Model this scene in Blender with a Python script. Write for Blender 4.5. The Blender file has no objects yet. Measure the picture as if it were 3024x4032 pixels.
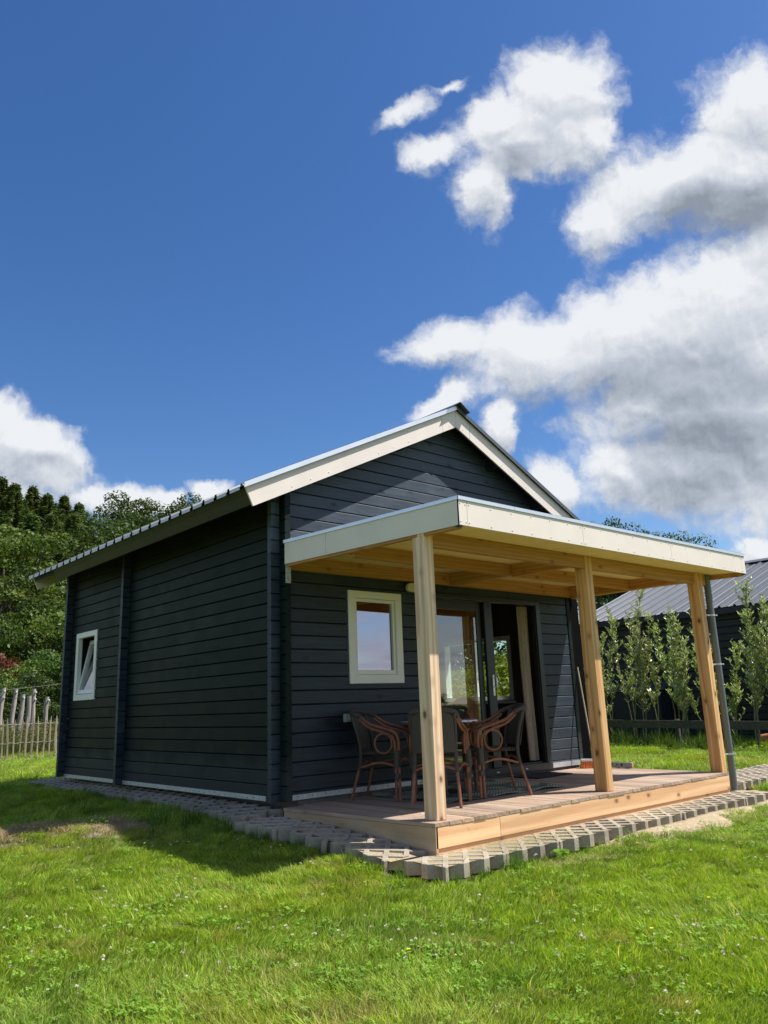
import bpy, bmesh, math, random
import numpy as np
from mathutils import Vector, Matrix
random.seed(7)
rng = np.random.default_rng(11)
S = bpy.context.scene
COL = S.collection
PI = math.pi
R = math.radians

# ------------------------------------------------------------------ camera
CAM = Vector((-4.367, -6.568, 0.7795))
FW = Vector((0.64262, 0.72851, 0.23731))
RT = Vector((0.75519, -0.65454, -0.03564))
UP = Vector((-0.12936, -0.20212, 0.97078))
FPX = 3101.95
cd = bpy.data.cameras.new('camera')
cam = bpy.data.objects.new('camera', cd)
COL.objects.link(cam)
cd.sensor_fit = 'VERTICAL'
cd.sensor_height = 36.0
cd.lens = 36.0 * FPX / 4032.0
cd.clip_start = 0.05
cd.clip_end = 2000
cam.matrix_world = Matrix(((RT.x, UP.x, -FW.x, CAM.x), (RT.y, UP.y, -FW.y, CAM.y), (RT.z, UP.z, -FW.z, CAM.z), (0, 0, 0, 1)))
S.camera = cam

# ------------------------------------------------------------------ light, exposure
SUNDIR = Vector((0.505, -0.39, 1.0)).normalized()
S.view_settings.view_transform = 'Standard'
S.view_settings.look = 'None'
S.view_settings.gamma = 1
S.view_settings.exposure = 0.75
S.view_settings.use_curve_mapping = False
sl = bpy.data.lights.new('sun', 'SUN')
sl.energy = 4.4
sl.angle = R(0.5)
sl.color = (1.0, 0.955, 0.885)
sun = bpy.data.objects.new('sun', sl)
COL.objects.link(sun)
sun.rotation_euler = SUNDIR.to_track_quat('Z', 'Y').to_euler()
sun.location = (6, -6, 20)
S.cycles.use_denoising = True
S.cycles.denoiser = 'OPENIMAGEDENOISE'
S.cycles.denoising_input_passes = 'RGB_ALBEDO_NORMAL'
S.cycles.denoising_prefilter = 'ACCURATE'
S.cycles.max_bounces = 10
S.cycles.diffuse_bounces = 6
S.cycles.transparent_max_bounces = 12
S.cycles.caustics_reflective = False
S.cycles.caustics_refractive = False
S.cycles.sample_clamp_indirect = 3.0
S.cycles.use_adaptive_sampling = False


class NT:
    """small helper round a node tree"""
    def __init__(self, tree):
        self.t = tree

    def n(self, typ, **kw):
        nd = self.t.nodes.new('ShaderNode' + typ)
        for k, v in kw.items():
            if k.startswith('i_'):
                key = k[2:]
                key = int(key) if key.isdigit() else key.replace('_', ' ')
                nd.inputs[key].default_value = v
            else:
                setattr(nd, k, v)
        return nd

    def l(self, a, b):
        self.t.links.new(a, b)

    def _set(self, sock, v):
        if hasattr(v, 'bl_idname') or isinstance(v, bpy.types.NodeSocket):
            self.l(v, sock)
        else:
            sock.default_value = v

    def math(self, op, a, b=None, c=None, clamp=False):
        nd = self.n('Math', operation=op)
        nd.use_clamp = clamp
        self._set(nd.inputs[0], a)
        if b is not None: self._set(nd.inputs[1], b)
        if c is not None: self._set(nd.inputs[2], c)
        return nd.outputs[0]

    def vm(self, op, a, b=None, out=0):
        nd = self.n('VectorMath', operation=op)
        self._set(nd.inputs[0], a)
        if b is not None:
            self._set(nd.inputs[1], b)
        return nd.outputs['Value'] if op in ('LENGTH', 'DOT_PRODUCT', 'DISTANCE') else nd.outputs[0]

    def scale(self, a, s):
        nd = self.n('VectorMath', operation='SCALE')
        self._set(nd.inputs[0], a)
        self._set(nd.inputs['Scale'], s)
        return nd.outputs[0]

    def mix(self, f, a, b):
        nd = self.n('Mix', data_type='RGBA')
        self._set(nd.inputs[0], f)
        for s, v in ((nd.inputs[6], a), (nd.inputs[7], b)):
            if isinstance(v, tuple) and len(v) == 3: v = (*v, 1)
            self._set(s, v)
        return nd.outputs[2]

    def mulc(self, a, b, f=1.0):
        nd = self.n('Mix', data_type='RGBA', blend_type='MULTIPLY')
        self._set(nd.inputs[0], f)
        for s, v in ((nd.inputs[6], a), (nd.inputs[7], b)):
            if isinstance(v, tuple) and len(v) == 3: v = (*v, 1)
            self._set(s, v)
        return nd.outputs[2]

    def smooth(self, x, lo, hi, a=0.0, b=1.0):
        nd = self.n('MapRange', interpolation_type='SMOOTHSTEP')
        self._set(nd.inputs[0], x)
        for i, v in enumerate((lo, hi, a, b)): self._set(nd.inputs[i + 1], v)
        return nd.outputs[0]

    def lin(self, x, lo, hi, a=0.0, b=1.0):
        nd = self.n('MapRange')
        self._set(nd.inputs[0], x)
        for i, v in enumerate((lo, hi, a, b)): self._set(nd.inputs[i + 1], v)
        return nd.outputs[0]

    def noise(self, vec, scale, detail=4.0, rough=0.55, dist=0.0, out='Fac'):
        nd = self.n('TexNoise')
        if vec is not None: self.l(vec, nd.inputs['Vector'])
        nd.inputs['Scale'].default_value = scale
        nd.inputs['Detail'].default_value = detail
        nd.inputs['Roughness'].default_value = rough
        nd.inputs['Distortion'].default_value = dist
        return nd.outputs[out]

    def stretch(self, vec, s, off=None):
        nd = self.n('Mapping')
        self.l(vec, nd.inputs['Vector'])
        nd.inputs['Scale'].default_value = s
        if off is not None: self._set(nd.inputs['Location'], off)
        return nd.outputs[0]


# ------------------------------------------------------------------ sky with clouds
W = bpy.data.worlds.new('World')
S.world = W
W.use_nodes = True
T = NT(W.node_tree)
W.node_tree.nodes.clear()
sky = T.n('TexSky', sky_type='NISHITA', sun_disc=False)
sky.sun_elevation = math.asin(SUNDIR.z)
sky.sun_rotation = math.atan2(SUNDIR.x, SUNDIR.y)
sky.air_density = 1.0
sky.dust_density = 0.35
sky.ozone_density = 2.6
SKY_STRENGTH = 0.080

# angular positions of the cloud heaps (photo grid of 1659 x 2212 turned into directions)
def UV(x, y):
    k = 3024 / 1659 / FPX
    return ((x - 829.5) * k, (1106 - y) * k)

KU = 3024 / 1659 / FPX
BLOBS = [
    (1205, 205, 128, 100, 20), (1125, 300, 150, 85, 38), (1045, 395, 70, 105, 8, 0.08), (945, 330, 90, 52, 10, 0.28), (1275, 290, 60, 60, 0),
    (870, 240, 120, 40, 28, 0.52), (980, 178, 80, 22, 18, 0.58), (1080, 270, 100, 80, 30, 0.05), (1215, 290, 110, 90, 0, 0.05),
    (1625, 235, 135, 105, 35), (1470, 385, 215, 85, 18), (1620, 400, 170, 130, 0), (1300, 480, 70, 70, 0),
    (960, 742, 105, 50, 12), (1140, 770, 150, 95, 0), (1340, 720, 200, 110, 25), (1560, 660, 230, 130, 12), (1540, 850, 260, 190, 0),
    (1480, 1020, 250, 95, 0), (1330, 1015, 85, 75, 0), (950, 868, 105, 38, 35), (1085, 920, 36, 75, -12), (1190, 1062, 70, 66, 0),
    (1400, 880, 120, 50, 0), (1632, 1190, 45, 40, 0), (1720, 1000, 200, 200, 0), (1750, 500, 200, 300, 0),
    (40, 968, 160, 82, -22), (-40, 940, 120, 100, 0), (260, 1082, 110, 34, 0), (345, 1085, 60, 26, 0), (447, 1066, 44, 24, 0), (-90, 1060, 200, 60, 0),
]
g = bpy.data.node_groups.new('cloud_field', 'ShaderNodeTree')
g.interface.new_socket('Vector', in_out='INPUT', socket_type='NodeSocketVector')
g.interface.new_socket('Density', in_out='OUTPUT', socket_type='NodeSocketFloat')
g.interface.new_socket('Base', in_out='OUTPUT', socket_type='NodeSocketFloat')
G = NT(g)
gi = g.nodes.new('NodeGroupInput')
go = g.nodes.new('NodeGroupOutput')
p0 = gi.outputs[0]
def noise2(vec, scale, detail, rough, out='Fac'):
    nd = G.n('TexNoise', noise_dimensions='2D')
    G.l(vec, nd.inputs['Vector'])
    nd.inputs['Scale'].default_value = scale; nd.inputs['Detail'].default_value = detail; nd.inputs['Roughness'].default_value = rough
    return nd.outputs[out]
wob = noise2(p0, 13.0, 7.0, 0.62, 'Color')
p1 = G.vm('ADD', p0, G.scale(G.vm('SUBTRACT', wob, (0.5, 0.5, 0.5)), 0.045))
acc = None
for (x, y, rx, ry, a, *thin) in BLOBS:
    u, v = UV(x, y)
    mp = G.n('Mapping', vector_type='TEXTURE')
    G.l(p1, mp.inputs[0])
    mp.inputs['Location'].default_value = (u, v, 0)
    mp.inputs['Rotation'].default_value = (0, 0, R(a))
    mp.inputs['Scale'].default_value = (rx * KU * 1.06, ry * KU * 1.06, 1)
    d = G.math('SUBTRACT', 1.0 - (thin[0] if thin else 0.0), G.vm('LENGTH', mp.outputs[0]))
    if acc is None: acc = d
    else:
        acc = G.math('SMOOTH_MAX', acc, d, 0.20)
vor = G.n('TexVoronoi', voronoi_dimensions='2D', feature='F1', normalize=True)
G.l(p1, vor.inputs['Vector'])
vor.inputs['Scale'].default_value = 24.0; vor.inputs['Detail'].default_value = 3.0; vor.inputs['Roughness'].default_value = 0.55
fb = noise2(p1, 15.0, 11.0, 0.62)
den = G.math('MULTIPLY', acc, 1.35)
den = G.math('ADD', den, G.math('MULTIPLY', G.math('SUBTRACT', 0.42, vor.outputs['Distance']), 0.50))
den = G.math('ADD', den, G.math('MULTIPLY', G.math('SUBTRACT', fb, 0.46), 1.5))
G.l(den, go.inputs[0]); G.l(acc, go.inputs[1])

tc = T.n('TexCoord')
dirv = T.vm('NORMALIZE', tc.outputs['Generated'])
df = T.vm('DOT_PRODUCT', dirv, tuple(FW))
dfs = T.math('MAXIMUM', df, 0.02)
uu = T.math('DIVIDE', T.vm('DOT_PRODUCT', dirv, tuple(RT)), dfs)
vv = T.math('DIVIDE', T.vm('DOT_PRODUCT', dirv, tuple(UP)), dfs)
cmb = T.n('CombineXYZ')
T.l(uu, cmb.inputs[0]); T.l(vv, cmb.inputs[1])
pv = cmb.outputs[0]
gn1 = W.node_tree.nodes.new('ShaderNodeGroup'); gn1.node_tree = g
gn2 = W.node_tree.nodes.new('ShaderNodeGroup'); gn2.node_tree = g
T.l(pv, gn1.inputs[0])
gn3 = W.node_tree.nodes.new('ShaderNodeGroup'); gn3.node_tree = g
T.l(T.vm('ADD', pv, (0.004, 0.009, 0)), gn2.inputs[0])
T.l(T.vm('ADD', pv, (-0.008, 0.036, 0)), gn3.inputs[0])
D1, D2 = gn1.outputs[0], gn2.outputs[0]
# the rest of the sky: the same kind of broken cloud from noise on a flat cloud layer
sx = T.n('SeparateXYZ'); T.l(dirv, sx.inputs[0])
zz = T.math('ADD', T.math('MAXIMUM', sx.outputs[2], 0.0), 0.12)
lay = T.scale(dirv, T.math('DIVIDE', 1.0, zz))
gen = T.math('MULTIPLY', T.math('SUBTRACT', T.noise(lay, 0.9, 8.0, 0.58, 0.3), 0.50), 4.5)
gen2 = T.math('MULTIPLY', T.math('SUBTRACT', T.noise(T.vm('ADD', lay, (0.12, -0.09, 0)), 0.9, 8.0, 0.58, 0.3), 0.50), 4.5)
rad = T.vm('LENGTH', T.vm('MULTIPLY', pv, (1.0, 0.75, 0)))
off = T.math('MAXIMUM', T.smooth(rad, 0.62, 0.95), T.math('LESS_THAN', df, 0.05))
mixd = lambda a, b: T.math('ADD', T.math('MULTIPLY', a, T.math('SUBTRACT', 1.0, off)), T.math('MULTIPLY', b, off))
Dm, Ds = mixd(D1, gen), mixd(D2, gen2)
alpha = T.math('MULTIPLY', T.smooth(Dm, -0.26, 0.62), 0.97)
alpha = T.math('MULTIPLY', alpha, T.smooth(sx.outputs[2], -0.02, 0.03))
lit = T.math('ADD', 0.70, T.math('MULTIPLY', T.math('SUBTRACT', Dm, Ds), 0.36))
top = T.math('SUBTRACT', gn1.outputs[1], gn3.outputs[1])
inview = T.math('SUBTRACT', 1.0, off)
lit = T.math('ADD', lit, T.math('MULTIPLY', T.math('MULTIPLY', top, 0.34), inview))
# thick grey bellies of the big heap
bel = None
soft = T.vm('ADD', pv, T.scale(T.vm('SUBTRACT', T.noise(pv, 9.0, 4.0, 0.55, 0.0, 'Color'), (0.5, 0.5, 0.5)), 0.09))
for (x, y, rx, ry, a) in ((1600, 455, 260, 85, 10), (1500, 835, 330, 90, 8), (1530, 985, 250, 120, 0), (1120, 330, 90, 60, 35), (1180, 860, 120, 40, 10), (110, 1000, 120, 30, -15)):
    u, v = UV(x, y)
    mp = T.n('Mapping', vector_type='TEXTURE'); T.l(soft, mp.inputs[0])
    mp.inputs['Location'].default_value = (u, v, 0); mp.inputs['Rotation'].default_value = (0, 0, R(a)); mp.inputs['Scale'].default_value = (rx * KU, ry * KU, 1)
    d = T.math('SUBTRACT', 1.0, T.vm('LENGTH', mp.outputs[0]))
    if x < 1200: d = T.math('MULTIPLY', d, 0.4)
    bel = d if bel is None else T.math('MAXIMUM', bel, d)
lit = T.math('SUBTRACT', lit, T.math('MULTIPLY', T.math('MULTIPLY', T.smooth(bel, -0.15, 0.65), 0.40), inview))
lit = T.math('SUBTRACT', lit, T.math('MULTIPLY', T.smooth(Dm, 0.5, 1.5), 0.10), clamp=True)
ramp = T.n('ValToRGB')
T.l(lit, ramp.inputs[0])
e = ramp.color_ramp.elements
e[0].position = 0.12; e[0].color = (0.30, 0.34, 0.40, 1)
e[1].position = 0.80; e[1].color = (0.93, 0.95, 0.98, 1)
m_ = e.new(0.45); m_.color = (0.55, 0.60, 0.68, 1)
skyc = T.n('Background'); skyc.inputs['Strength'].default_value = SKY_STRENGTH
hsv = T.n('HueSaturation', i_Hue=0.508, i_Saturation=1.27, i_Value=1.0)
T.l(sky.outputs[0], hsv.inputs['Color'])
T.l(hsv.outputs[0], skyc.inputs['Color'])
cloudc = T.n('Background'); cloudc.inputs['Strength'].default_value = 0.56
T.l(ramp.outputs[0], cloudc.inputs['Color'])
ms = T.n('MixShader')
T.l(alpha, ms.inputs[0]); T.l(skyc.outputs[0], ms.inputs[1]); T.l(cloudc.outputs[0], ms.inputs[2])
wo = T.n('OutputWorld')
T.l(ms.outputs[0], wo.inputs['Surface'])
W.cycles.sampling_method = 'MANUAL'
W.cycles.sample_map_resolution = 1024

# ------------------------------------------------------------------ materials
MATS = {}
def newmat(name):
    m = bpy.data.materials.new(name)
    m.use_nodes = True
    t = NT(m.node_tree)
    b = m.node_tree.nodes['Principled BSDF']
    MATS[name] = m
    return m, t, b

def bump(t, b, h, strength=0.3, dist=0.01):
    n = t.n('Bump'); n.inputs['Strength'].default_value = strength; n.inputs['Distance'].default_value = dist
    t.l(h, n.inputs['Height']); t.l(n.outputs[0], b.inputs['Normal'])

def simple(name, col, rough=0.6, metal=0.0, var=0.15, scale=8.0, bmp=0.0):
    m, t, b = newmat(name)
    tcn = t.n('TexCoord')
    f = t.noise(tcn.outputs['Object'], scale, 5.0)
    c = t.mix(t.lin(f, 0.25, 0.75), tuple(v * (1 - var) for v in col), tuple(min(1, v * (1 + var)) for v in col))
    t.l(c, b.inputs['Base Color'])
    b.inputs['Roughness'].default_value = rough
    b.inputs['Metallic'].default_value = metal
    if bmp: bump(t, b, f, bmp)
    return m

AXS = {'x': (0.06, 1, 1), 'y': (1, 0.06, 1), 'z': (1, 1, 0.06)}
def wood(name, axis, dark, light, rough=0.6, knots=0.5, ring=26.0, objvar=0.25, spec=0.4, knotcol=(0.16, 0.07, 0.03), grey=0.0, wave=0.26):
    m, t, b = newmat(name)
    tcn = t.n('TexCoord')
    oi = t.n('ObjectInfo')
    rv = t.scale((1.0, 1.0, 1.0), t.math('MULTIPLY', oi.outputs['Random'], 37.0))
    v = t.vm('ADD', tcn.outputs['Object'], rv)
    s = AXS[axis]
    vs = t.stretch(v, s)
    w = t.n('TexWave', wave_type='RINGS', rings_direction={'x': 'X', 'y': 'Y', 'z': 'Z'}[axis])
    t.l(vs, w.inputs['Vector'])
    w.inputs['Scale'].default_value = ring * 0.35
    w.inputs['Distortion'].default_value = 9.0
    w.inputs['Detail'].default_value = 3.0
    w.inputs['Detail Scale'].default_value = 1.6
    fine = t.noise(t.stretch(v, tuple(0.02 if q < 1 else 1 for q in s)), 130.0, 3.0, 0.6)
    broad = t.noise(vs, 5.0, 3.0)
    f = t.math('ADD', t.math('MULTIPLY', w.outputs['Fac'], wave), t.math('MULTIPLY', fine, 0.80 - wave))
    f = t.math('ADD', f, t.math('MULTIPLY', broad, 0.40))
    c = t.mix(t.lin(f, 0.30, 0.82), dark, light)
    # knots
    vo = t.n('TexVoronoi', feature='F1')
    ks = tuple(0.62 if q < 1 else 1 for q in s)
    t.l(t.stretch(v, ks), vo.inputs['Vector'])
    vo.inputs['Scale'].default_value = 6.6
    vo.inputs['Randomness'].default_value = 1.0
    kd = t.math('ADD', vo.outputs['Distance'], t.math('MULTIPLY', t.math('SUBTRACT', t.noise(v, 45.0, 3.0), 0.5), 0.06))
    km = t.smooth(kd, 0.17, 0.08)
    kr = t.smooth(kd, 0.32, 0.12)
    c = t.mix(t.math('MULTIPLY', kr, knots * 0.45), c, tuple(0.5 * (a + q) for a, q in zip(dark, knotcol)))
    c = t.mix(t.math('MULTIPLY', km, knots), c, knotcol)
    if grey > 0:
        gm = t.smooth(t.noise(v, 2.3, 6.0, 0.65), 0.42, 0.68)
        c = t.mix(t.math('MULTIPLY', gm, grey), c, (0.33, 0.30, 0.26))
    val = t.math('ADD', 1.0 - objvar / 2, t.math('MULTIPLY', oi.outputs['Random'], objvar))
    hs = t.n('HueSaturation'); t.l(c, hs.inputs['Color']); t.l(val, hs.inputs['Value'])
    t.l(hs.outputs[0], b.inputs['Base Color'])
    b.inputs['Roughness'].default_value = rough
    b.inputs['Specular IOR Level'].default_value = spec
    bump(t, b, f, 0.35, 0.003)
    return m

def logpaint(name, axis, lo=(0.008, 0.013, 0.021), hi=(0.040, 0.058, 0.084), spec=0.38):
    m, t, b = newmat(name)
    tcn = t.n('TexCoord'); oi = t.n('ObjectInfo')
    v = t.vm('ADD', tcn.outputs['Object'], t.scale((1.0, 1.0, 1.0), t.math('MULTIPLY', oi.outputs['Random'], 41.0)))
    s = AXS[axis]
    vs = t.stretch(v, s)
    g1 = t.noise(vs, 34.0, 6.0, 0.62, 1.2)
    g2 = t.noise(t.stretch(v, tuple(0.025 if q < 1 else 1 for q in s)), 160.0, 3.0)
    patch = t.noise(v, 3.2, 5.0, 0.6)
    f = t.math('ADD', t.math('ADD', t.math('MULTIPLY', g1, 0.45), t.math('MULTIPLY', g2, 0.25)), t.math('MULTIPLY', patch, 0.30))
    c = t.mix(t.lin(f, 0.36, 0.66), lo, hi)
    # knots: darker, glossier whorls stretched along the board
    vo = t.n('TexVoronoi', feature='F1'); t.l(t.stretch(v, tuple(0.55 if q < 1 else 1.15 for q in s)), vo.inputs['Vector'])
    vo.inputs['Scale'].default_value = 4.2
    kd = t.math('ADD', vo.outputs['Distance'], t.math('MULTIPLY', t.math('SUBTRACT', t.noise(v, 30.0, 4.0), 0.5), 0.16))
    km = t.smooth(kd, 0.17, 0.05)
    c = t.mix(t.math('MULTIPLY', km, 0.85), c, (0.006, 0.009, 0.012))
    # dust and splash low on the wall
    spz = t.n('SeparateXYZ'); t.l(tcn.outputs['Object'], spz.inputs[0])
    dust = t.smooth(t.math('ADD', spz.outputs[2], t.math('MULTIPLY', t.math('SUBTRACT', patch, 0.5), 0.35)), 0.46, 0.22)
    c = t.mix(t.math('MULTIPLY', dust, 0.42 if axis == 'y' else 0.2), c, (0.075, 0.082, 0.088))
    # pale resin weeps and scuffs
    pale = t.math('MULTIPLY', t.smooth(t.noise(t.stretch(v, (1, 1, 0.55)), 9.0, 6.0, 0.7, 0.6), 0.66, 0.76), t.smooth(patch, 0.48, 0.62))
    c = t.mix(t.math('MULTIPLY', pale, 0.5), c, (0.24, 0.25, 0.24))
    val = t.math('ADD', 0.82, t.math('MULTIPLY', oi.outputs['Random'], 0.36))
    hs = t.n('HueSaturation'); t.l(c, hs.inputs['Color']); t.l(val, hs.inputs['Value'])
    t.l(hs.outputs[0], b.inputs['Base Color'])
    t.l(t.lin(t.math('ADD', t.math('MULTIPLY', patch, 0.6), t.math('MULTIPLY', g1, 0.4)), 0.3, 0.7, 0.40, 0.66), b.inputs['Roughness'])
    b.inputs['Specular IOR Level'].default_value = spec
    bump(t, b, t.math('ADD', f, t.math('MULTIPLY', km, 0.5)), 0.4, 0.004)
    return m

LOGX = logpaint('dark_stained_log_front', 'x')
LOGY = logpaint('shaded_stained_log_side', 'y', (0.0045, 0.0090, 0.0088), (0.014, 0.024, 0.023), 0.12)  # side copy of the stain, with shade and green lawn bounce put into its colour
LOGG = logpaint('sunlit_gable_log', 'x', (0.026, 0.040, 0.058), (0.080, 0.102, 0.128), 0.34)  # gable copy of the stain, paler: sunlight put into its colour
DARK = simple('dark_frame', (0.014, 0.018, 0.023), 0.35, 0.0, 0.12, 12)
BLACKWOOD = simple('black_soffit', (0.012, 0.014, 0.016), 0.7, 0, 0.3, 10, 0.2)
EAVE = simple('eave_fascia_dark', (0.010, 0.011, 0.009), 0.55, 0, 0.15, 5)
LIP = simple('eave_lip_grey', (0.42, 0.45, 0.50), 0.4, 0.5, 0.1, 5)
TIMX = wood('douglas_timber_x', 'x', (0.36, 0.165, 0.048), (0.58, 0.30, 0.100), 0.62, 0.6)
TIMY = wood('douglas_timber_y', 'y', (0.36, 0.165, 0.048), (0.58, 0.30, 0.100), 0.62, 0.6)
TIMZ = wood('douglas_timber_z', 'z', (0.46, 0.235, 0.09), (0.76, 0.46, 0.215), 0.6, 0.95, 16.0, wave=0.40)
PALEZ = wood('pale_timber_z', 'z', (0.60, 0.36, 0.215), (0.88, 0.64, 0.44), 0.6, 0.95, 16.0, grey=0.10, wave=0.40)
PLY = wood('plywood_soffit', 'y', (0.80, 0.56, 0.25), (0.92, 0.70, 0.37), 0.6, 0.15, 3.0, wave=0.10)
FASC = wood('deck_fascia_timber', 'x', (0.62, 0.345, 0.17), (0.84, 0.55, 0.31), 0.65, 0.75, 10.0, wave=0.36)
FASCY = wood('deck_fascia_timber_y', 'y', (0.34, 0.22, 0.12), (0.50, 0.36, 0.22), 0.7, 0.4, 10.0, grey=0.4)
DECKM = wood('deck_board_wood', 'y', (0.26, 0.165, 0.11), (0.46, 0.335, 0.245), 0.68, 0.3, 16.0, 0.5, grey=0.5)
CREAM = simple('cream_panel', (0.80, 0.71, 0.645), 0.5, 0, 0.05, 3.5)
WHITEPVC = simple('white_frame', (0.80, 0.79, 0.755), 0.35, 0, 0.03, 5)
ALU = simple('aluminium_trim', (0.80, 0.82, 0.84), 0.38, 0.85, 0.05, 6)
GALV = simple('galvanised_strip', (0.58, 0.60, 0.62), 0.45, 0.6, 0.18, 30)
ROOFM = simple('anthracite_roof_sheet', (0.10, 0.108, 0.118), 0.36, 0.15, 0.08, 2)
SHEDROOF = simple('grey_shed_roof_sheet', (0.098, 0.105, 0.116), 0.34, 0.25, 0.10, 1.5)
PLINTH = simple('concrete_plinth', (0.16, 0.15, 0.135), 0.9, 0, 0.3, 20, 0.5)
PIPE = simple('grey_pipe', (0.13, 0.15, 0.155), 0.42, 0, 0.08, 9)
SHEDW = simple('shed_dark_board', (0.013, 0.018, 0.024), 0.6, 0, 0.3, 6)
OLDWOOD = simple('weathered_rail', (0.060, 0.062, 0.048), 0.85, 0, 0.4, 14, 0.6)
STAKE = wood('chestnut_stake', 'z', (0.16, 0.12, 0.085), (0.36, 0.30, 0.23), 0.85, 0.3, 30, 0.6)
POLE = wood('grey_pole', 'z', (0.22, 0.195, 0.17), (0.38, 0.345, 0.31), 0.85, 0.3, 22, 0.3)
BARK = simple('bark', (0.075, 0.060, 0.045), 0.9, 0, 0.4, 6, 0.7)
WITHY = simple('willow_bark', (0.20, 0.19, 0.09), 0.7, 0, 0.3, 12)
WIRE = simple('wire', (0.06, 0.06, 0.06), 0.5, 0.6, 0.1, 8)
ROPE = simple('fence_rope', (0.10, 0.11, 0.10), 0.7, 0, 0.1, 8)
PORC = simple('white_insulator', (0.82, 0.82, 0.80), 0.4, 0, 0.03, 8)
CURT = simple('beige_curtain', (0.42, 0.355, 0.28), 0.9, 0, 0.12, 25, 0.1)
INTER = simple('inner_lining', (0.11, 0.075, 0.05), 0.7, 0, 0.25, 5)
SEATING = simple('dark_upholstery', (0.012, 0.012, 0.014), 0.8, 0, 0.2, 8)
TERRA = simple('terracotta', (0.42, 0.15, 0.075), 0.8, 0, 0.15, 9)
BLUE = simple('blue_plastic', (0.02, 0.15, 0.55), 0.4, 0, 0.05, 9)
ORANGE = simple('orange_bristle', (0.62, 0.17, 0.035), 0.6, 0, 0.2, 40)
BRUSHTOP = simple('broom_block_white', (0.70, 0.71, 0.74), 0.5, 0, 0.06, 12)
HANDLEW = simple('grey_broom_stick', (0.38, 0.34, 0.26), 0.6, 0, 0.15, 20)
BOXGREY = simple('level_grey', (0.30, 0.31, 0.31), 0.45, 0.3, 0.1, 20)
PINK = simple('end_cap_pink', (0.65, 0.36, 0.27), 0.5)
CANE = simple('brown_cane', (0.215, 0.078, 0.040), 0.42, 0, 0.28, 22, 0.1)
TABLETOP = simple('table_top_grey', (0.34, 0.35, 0.36), 0.4, 0, 0.2, 60)
TABLERIM = simple('table_rim', (0.55, 0.57, 0.60), 0.25, 0.9, 0.05, 9)
CHROME = simple('handle_metal', (0.82, 0.82, 0.83), 0.3, 0.4, 0.03, 9)
PLASTIC = simple('socket_grey', (0.42, 0.48, 0.48), 0.45, 0, 0.06, 10)
LAMPW = simple('lamp_cover', (0.70, 0.67, 0.58), 0.4, 0, 0.03, 6)
BLACKB = simple('black_board', (0.003, 0.003, 0.0035), 0.9, 0, 0.2, 8)
BLACKB.node_tree.nodes['Principled BSDF'].inputs['Specular IOR Level'].default_value = 0.05
RUBBER = simple('black_rubber', (0.012, 0.013, 0.018), 0.9, 0, 0.3, 60, 0.5)

def concrete():
    m, t, b = newmat('paver_concrete')
    tcn = t.n('TexCoord'); oi = t.n('ObjectInfo'); ge = t.n('NewGeometry')
    f = t.noise(ge.outputs['Position'], 60, 6, 0.7)
    f2 = t.noise(ge.outputs['Position'], 5, 4)
    c = t.mix(t.lin(f, 0.3, 0.7), (0.28, 0.235, 0.175), (0.45, 0.395, 0.305))
    c = t.mix(t.smooth(f2, 0.45, 0.7, 0, 0.5), c, (0.24, 0.21, 0.16))
    hs = t.n('HueSaturation'); t.l(c, hs.inputs['Color'])
    t.l(t.math('ADD', 0.86, t.math('MULTIPLY', oi.outputs['Random'], 0.28)), hs.inputs['Value'])
    t.l(hs.outputs[0], b.inputs['Base Color'])
    b.inputs['Roughness'].default_value = 0.92
    bump(t, b, f, 0.6, 0.004)
    return m
CONC = concrete()

def soil(name, a, bcol, green, gl, scale=26):
    m, t, b = newmat(name)
    ge = t.n('NewGeometry')
    f = t.noise(ge.outputs['Position'], scale, 8, 0.7)
    f2 = t.noise(ge.outputs['Position'], 1.1, 5, 0.6)
    c = t.mix(t.lin(f, 0.3, 0.7), a, bcol)
    c = t.mix(t.math('MULTIPLY', t.smooth(f2, 0.35, 0.6), gl), c, green)
    t.l(c, b.inputs['Base Color'])
    b.inputs['Roughness'].default_value = 1.0
    b.inputs['Specular IOR Level'].default_value = 0.1
    bump(t, b, f, 0.9, 0.02)
    return m
def lawnmat():
    m, t, b = newmat('lawn_soil')
    ge = t.n('NewGeometry'); P = ge.outputs['Position']
    f = t.noise(P, 28, 8, 0.7); f2 = t.noise(P, 1.1, 5, 0.6); f3 = t.noise(P, 6.0, 6, 0.7)
    c = t.mix(t.lin(f, 0.3, 0.7), (0.075, 0.085, 0.022), (0.14, 0.15, 0.045))
    c = t.mix(t.math('MULTIPLY', t.smooth(f2, 0.35, 0.6), 0.7), c, (0.12, 0.18, 0.03))
    for nm, lo_, hi_ in (('sand', (0.33, 0.26, 0.16), (0.54, 0.45, 0.31)), ('dirt', (0.15, 0.115, 0.075), (0.36, 0.29, 0.21))):
        at = t.n('Attribute', attribute_name=nm)
        k = t.smooth(t.math('ADD', at.outputs['Fac'], t.math('MULTIPLY', t.math('SUBTRACT', f3, 0.5), 0.9)), 0.30, 0.48)
        c = t.mix(k, c, t.mix(t.lin(f, 0.3, 0.7), lo_, hi_))
    t.l(c, b.inputs['Base Color']); b.inputs['Roughness'].default_value = 1.0; b.inputs['Specular IOR Level'].default_value = 0.1
    bump(t, b, f, 0.9, 0.02)
    return m
GROUND = lawnmat()
SAND = soil('sand_bed', (0.34, 0.27, 0.17), (0.52, 0.43, 0.29), (0.25, 0.22, 0.10), 0.35, 40)
DIRT = soil('bare_dirt', (0.16, 0.125, 0.085), (0.31, 0.25, 0.18), (0.16, 0.14, 0.06), 0.3, 34)

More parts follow.
